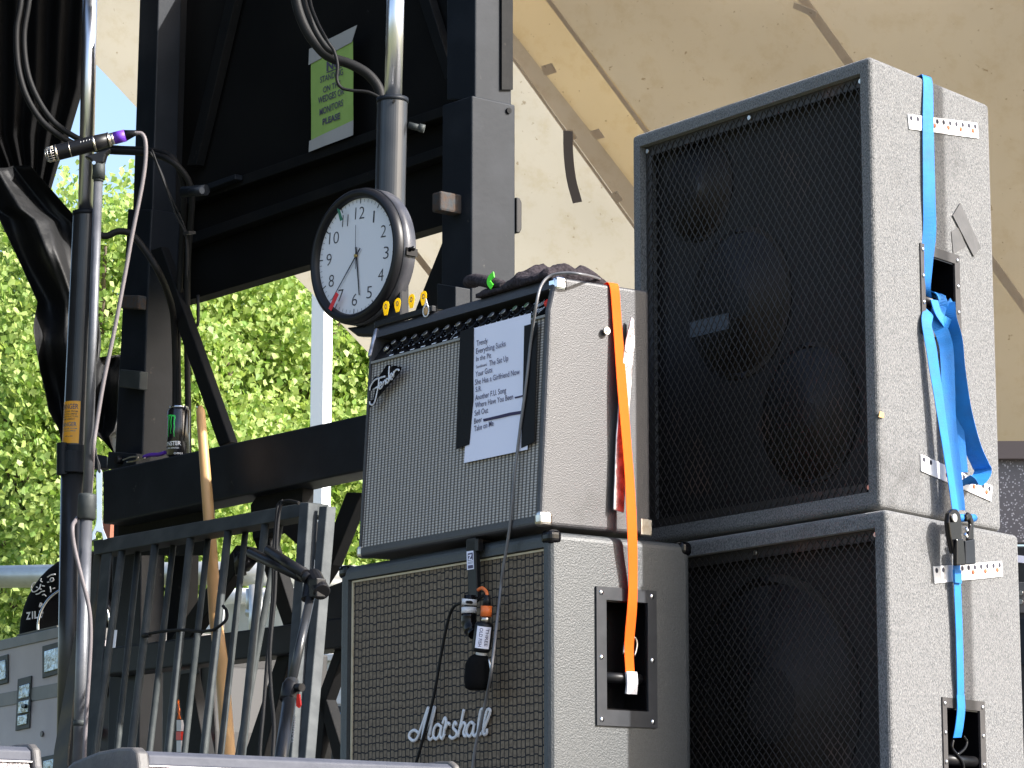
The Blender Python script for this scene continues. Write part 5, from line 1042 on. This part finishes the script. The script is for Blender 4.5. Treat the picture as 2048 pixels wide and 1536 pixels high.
# ------------------------------------------------------------------ folded boom stand leaning right of the gate
bst = thing('boom_stand', Fr((gp(548, 1640, -.12).x, gp(548, 1640, -.12).y, DZ), -30), 'black folded boom microphone stand with red tab leaning on the gate posts', 'microphone stand')
def bp_(px, py, o=-.12): return gp(px, py, o)
g = G(); g.tube([bp_(622, 1190), bp_(583, 1368)], .0112, 18); obj('upper_tube', g, MAT['cylinder_paint'], bst)
g = G(); g.tube([bp_(584, 1362), bp_(545, 1640)], .0165, 20); obj('lower_tube', g, MAT['cylinder_paint'], bst)
g = G(); g.tube([bp_(588, 1364), bp_(583, 1372), bp_(577, 1400), bp_(576, 1402)], [.019, .023, .022, .018], 20); g.tube([bp_(585, 1375, -.12), bp_(604, 1375, -.12)], .010, 12); obj('clutch', g, MAT['black_plastic'], bst)
g = G(); g.tube([bp_(622, 1155), bp_(614, 1200)], .0155, 18); g.tube([bp_(626, 1152), bp_(644, 1185)], .022, 16); g.box(Fr(bp_(634, 1186), -50), -.014, .018, -.015, .015, -.012, .035); obj('boom_joint', g, MAT['black_plastic'], bst, .003)
g = G(); g.tube([bp_(612, 1150, -.14), bp_(536, 1100, -.14)], [.0145, .012], 16); g.tube([bp_(603, 1155, -.13), bp_(502, 1105, -.13)], [.0125, .0135], 16); g.tube([bp_(604, 1146, -.135), bp_(622, 1160, -.13)], .017, 14); obj('boom_arm', g, MAT['black_plastic'], bst)
g = G(); g.prism([bp_(a, b, -.135) for a, b in ((594, 1388), (598, 1388), (601, 1410), (597, 1416), (592, 1412))], T.Y * .004); obj('red_tab', g, MAT['red_plastic'], bst)
g = G(); a_, b_ = bp_(586, 1486, -.1), bp_(592, 1430, -.1); text_geo(g, 'TRANSMIX', a_, b_, a_ + (bp_(582, 1486, -.1) - a_), Vector((0, 0, 0)), 0, 0, .01); obj('lettering', g, MAT['white_ink'], bst)
for k, pts in enumerate((((566, 1002), (556, 1012), (551, 1060), (547, 1110), (546, 1180), (540, 1260), (533, 1340), (526, 1430), (520, 1500), (516, 1620)), ((598, 1006), (575, 1002), (561, 1012), (555, 1060), (552, 1120), (549, 1200), (540, 1300), (542, 1380), (548, 1450), (545, 1520), (540, 1640)))):
    g = G(); g.tube(spline([bp_(a, b, -.06 - .012 * k) for a, b in pts], 6), .0048, 8); tag(obj('cable', g, MAT['cable_black']), ['left strand of two black cables hanging over the gate rail beside the boom stand', 'right strand of two black cables hanging over the gate rail beside the boom stand'][k], 'cable')

# ------------------------------------------------------------------ road case, round bag and drum at the left
RC = Fr(W(107, 1258, 10.0), -60); hR = RC.O.z - DZ
rc = thing('road_case', Fr(RC.w(-.4, .3, -hR), -60), 'pale grey road case with chrome latches at the lower left corner', 'road case')
g = G(); g.box(RC, -1.05, .08, 0, .55, -hR, -.001); obj('body', g, MAT['case_grey'], rc, .004)
g = G(); g.box(RC, -1.054, .084, -.004, .554, -.034, .002); obj('lid_edge', g, MAT['case_trim'], rc, .002)
g = G(); q0 = RC.lon(104, 1368, y=0); q1 = RC.lon(104, 1396, y=0); g.box(RC, -1.053, .083, -.003, .551, q1.z, q0.z); obj('lid_band', g, MAT['case_trim'], rc, .001)
def latch(q, nm, inner):
    l = obj(nm, G().prism([RC.on(a, b, y=-.006) for a, b in q], RC.Y * .005), MAT['gate_paint'], rc, .003, 3)
    obj('dish', G().prism([RC.on(a, b, y=-.010) for a, b in inner], RC.Y * .006), MAT['latch_chrome'], l, .004, 3)
    return l
latch(((-34, 1322), (15, 1308), (15, 1366), (-34, 1378)), 'recessed_handle', ((-28, 1330), (10, 1319), (10, 1358), (-28, 1368)))
latch(((84, 1292), (122, 1282), (122, 1346), (84, 1357)), 'recessed_handle', ((88, 1302), (116, 1294), (116, 1338), (88, 1346)))
bl_ = latch(((35, 1358), (62, 1351), (58, 1456), (30, 1462)), 'butterfly_latch', ((38, 1372), (58, 1366), (57, 1394), (36, 1399)))
g = G(); g.prism([RC.on(a, b, y=-.014) for a, b in ((36, 1404), (57, 1399), (55, 1424), (35, 1428))], RC.Y * .01); g.prism([RC.on(a, b, y=-.010) for a, b in ((35, 1432), (54, 1428), (52, 1448), (34, 1452))], RC.Y * .006); g.tube([RC.on(46, 1412, y=-.013), RC.on(46, 1412, y=-.024)], .008, 12); obj('latch_turn', g, MAT['latch_chrome'], bl_, .002)
g = G(); q = RC.on(85, 1468, y=-.002); g.tube([q, q - RC.Y * .005], .010, 14); obj('bolt', g, MAT['case_trim'], rc)
latch(((82, 1514), (110, 1508), (110, 1580), (82, 1584)), 'recessed_handle', ((86, 1522), (106, 1517), (106, 1570), (86, 1574)))
BG = Fr(W(158, 1255, 10.45), -32); bgT = thing('cymbal_bag', Fr(BG.w(0, 0, -.25), -32), 'round black cymbal bag with white lettering standing behind the road case', 'bag')
g = G(); g.ball(BG.w(0, .04, 0), .305, .055, .272, BG, 0, 20); bag = obj('bag', g, MAT['cloth_black'], bgT)
g = G(); g.tube([BG.w(.29 * math.cos(a * .16), .04, .258 * math.sin(a * .16)) for a in range(40)], .008, 8); obj('zip_edge', g, MAT['vinyl_black'], bag)
def by(px, py):
    l = BG.lon(px, py, y=-.01); r2 = (l.x / .305) ** 2 + (l.z / .272) ** 2; return .04 - .055 * math.sqrt(max(.02, 1 - r2)) - .002
def bpt(px, py): return BG.on(px, py, y=by(px, py))
g = G()
for S in ([(415, 500), (385, 520), (370, 570), (385, 610), (420, 608), (450, 585), (475, 550), (480, 520), (470, 575), (490, 580)], [(430, 555), (440, 560)], [(490, 455), (480, 480), (500, 495)], [(500, 540), (525, 545)], [(560, 440), (600, 415), (655, 405)], [(590, 480), (605, 450), (630, 455), (625, 485), (600, 490)], [(560, 500), (580, 495)],
          [(425, 640), (455, 635), (490, 610), (525, 602)], [(500, 650), (525, 645), (545, 665)], [(592, 550), (600, 590), (598, 615)], [(625, 575), (645, 568)], [(465, 790), (480, 745), (495, 760), (470, 795)]):
    P_ = [bpt(a / 5.908, 1080 + b / 5.908) for a, b in S]; P_ = spline(P_, 4) if len(P_) > 2 else P_; g.tube(P_, .0023, 6)
for ch, x0, x1 in (('Z', 53, 62), ('I', 64.5, 67), ('L', 69.5, 77), ('D', 79, 88), ('J', 90, 97)):
    yb_ = 1239 - (x0 - 53) * .13; text_geo(g, ch, bpt(x0, yb_) - BG.Y * .002, bpt(x1, yb_ - .8) - BG.Y * .002, bpt(x0, yb_ - 14) - BG.Y * .002, Vector((0, 0, 0)), 0, 0, .035)
obj('lettering', g, MAT['white_ink'], bag)
DR = Fr(W(148, 1250, 10.12), -15); dr = thing('small_drum', Fr(DR.w(0, .1, -.13), -15), 'small dark drum with shiny blue chrome hoop in front of the round bag', 'drum')
g = G(); g.tube([DR.w(0, .0, 0), DR.w(0, .12, 0)], .122, 48); obj('shell', g, MAT['black_gloss'], dr)
g = G(); g.tube([DR.w(.129 * math.cos(a * math.pi / 32), -.004, .129 * math.sin(a * math.pi / 32)) for a in range(65)], .0045, 8); obj('hoop', g, MAT['chrome'], dr)
g = G(); g.prism([RC.w(x, y, .004) for x, y in ((-.34, .0), (.03, .0), (.03, .3), (-.1, .3))], (0, 0, .006)); tag(obj('dark_tray', g, MAT['gate_rust']), 'flat dark tray on the road case in front of the drum', 'tray')

# ------------------------------------------------------------------ stage monitors in the foreground
def monitor(pxl, pxr, Y, label, lx, rx, seed):
    O_ = W(*pxl, Y); E_ = WZ(*pxr, O_.z); an = math.degrees(math.atan2(E_.y - O_.y, E_.x - O_.x)); L = (E_ - O_).length; F = Fr(O_, an); H = O_.z - DZ
    t = thing('stage_monitor', Fr(F.w(L / 2, .15, -H), an), label, 'stage monitor', 'low stage monitors along the front')
    g = G(); side_prism(g, F, [(.012, -.012), (.03, 0), (.30, -.02), (.30, -H), (-.10, -H), (-.10, -H + .06)], 0, L); obj('cabinet', g, MAT['wedge_cheek'], t, .004)
    g = G(); side_prism(g, F, [(-.001, -.004), (.012, .003), (.05, .003), (.05, -.01), (.012, -.0215), (-.003, -.0215)], 0, L); obj('top_trim', g, MAT['wedge_trim'], t, .003, 3)
    g = G(); side_prism(g, F, [(.0, -.0235), (.006, -.0235), (-.094, -H + .062), (-.104, -H + .062)], .004, L - .004); obj('grille', g, MAT['wedge_grille'], t)
    g = G(); side_prism(g, F, [(-.006, -.0215), (.002, -.0215), (.002, -.0235), (-.006, -.0235)], .0, L); obj('grille_lip', g, MAT['white_metal'], t)
    for nm, x0, x1 in (('end_cheek', -lx, 0), ('end_cheek', L, L + rx)):
        if x1 - x0 < .002: continue
        pr = [(-.115, -H), (-.115, -H + .06), (-.012, -.03), (-.004, .0), (.012, .0085), (.05, .010), (.12, .006), (.20, -.008), (.27, -.04), (.315, -.09), (.32, -H)]
        g = G(); side_prism(g, F, pr, x0, x1); obj(nm, g, MAT['wedge_cheek'], t, .006, 3)
    return t
monitor((296, 1505), (905, 1531), 5.1, 'wide low stage monitor with speckled grey grille along the bottom edge', .026, .016, 1)
monitor((-300, 1482), (62, 1497), 4.9, 'stage monitor cut off by the lower left corner of the picture', .02, .018, 2)

# ------------------------------------------------------------------ far right gear
QF = Fr(W(1990, 1000, 8.6), -20)
g = BP(QF, [(1960, 914), (2260, 914), (2260, 1085), (1960, 1085)], 0, .05); tag(obj('speckled_board', g, MAT['glitter'], F=QF), 'glittering dark grey board behind the stack at the right edge', 'board')
g = BP(QF, [(1955, 882), (2270, 882), (2270, 917), (1955, 917)], -.03, .1); tag(obj('brown_batten', g, MAT['band_brown'], F=QF), 'plain brown batten lying above the speckled board', 'batten')
rk = thing('amplifier_rack', Fr(QF.w(.2, .2, DZ - QF.O.z), -20), 'black amplifier rack half hidden behind the lower loudspeaker at the right edge', 'rack')
obj('case', BP(QF, [(1955, 1092), (2270, 1092), (2270, 1700), (1955, 1700)], -.06, .5), MAT['black'], rk, .006)
obj('label', BP(QF, [(2033, 1110), (2050, 1112), (2048, 1126), (2031, 1124)], -.064, .003), MAT['paper'], rk)
obj('panel', BP(QF, [(2034, 1164), (2120, 1164), (2120, 1226), (2035, 1226)], -.066, .006), MAT['case_trim'], rk, .002)
for py in (1186, 1204): g = G(); c = QF.on(2042, py, y=-.068); g.tube([c, c - QF.Y * .008], .007, 12); obj('knob', g, MAT['worn_chrome'], rk)
obj('panel', BP(QF, [(2036, 1236), (2120, 1236), (2120, 1330), (2037, 1330)], -.066, .006), MAT['steel_paint'], rk, .002)
# upright pole off to the right, whose shadow falls on the carpeted cabinets
q = SU.on(1884, 600, y=0); sh_ = Vector((SUN.x, SUN.y, 0)).normalized(); pb = q + sh_ * 1.75
g = G(); g.tube([Vector((pb.x, pb.y, DZ + .03)), Vector((pb.x, pb.y, 5.2))], .025, 20); t = thing('light_stand', Fr((pb.x, pb.y, DZ), 0), 'slim black upright light stand on the deck right of the loudspeakers', 'light stand'); obj('pole', g, MAT['steel_paint'], t)
g = G(); [g.tube([Vector((pb.x, pb.y, DZ + .35)), Vector((pb.x + .4 * math.cos(a), pb.y + .4 * math.sin(a), DZ + .012))], .010, 10) for a in (0.3, 2.4, 4.5)]; obj('leg', g, MAT['steel_paint'], t)
# unseen lid and loose flap, added to shade the steel frame from above
g = G(); g.box(T, -2.6, 1.45, -1.3, 1.6, 6.2, 6.3); g.prism([T.w(x, y, 6.21) for x, y in ((3.45, 1.75), (5.6, 2.75), (5.6, 3.6), (3.45, 2.9))], (0, 0, .08)); g.box(T, 1.45, 3.5, 1.5, 1.58, 6.22, 6.3); obj('shade_lid', g, MAT['panel_black'], st)
g = G()  # unseen curtain, added to darken the sky reflections on the steel columns
V = [Vector((-2.9 - .0 * k + .06 * math.sin(k * .9), 7.0 + k * .09, z)) for z in (2.75, 4.2, 6.1) for k in range(42)]
g.add(V, [(i * 42 + k, i * 42 + k + 1, i * 42 + 43 + k, i * 42 + 42 + k) for i in range(2) for k in range(41)], 0, True)
tag(obj('shade_curtain', g, MAT['cloth_black']), 'unseen black pleated curtain added at the left to darken the steel', 'curtain')
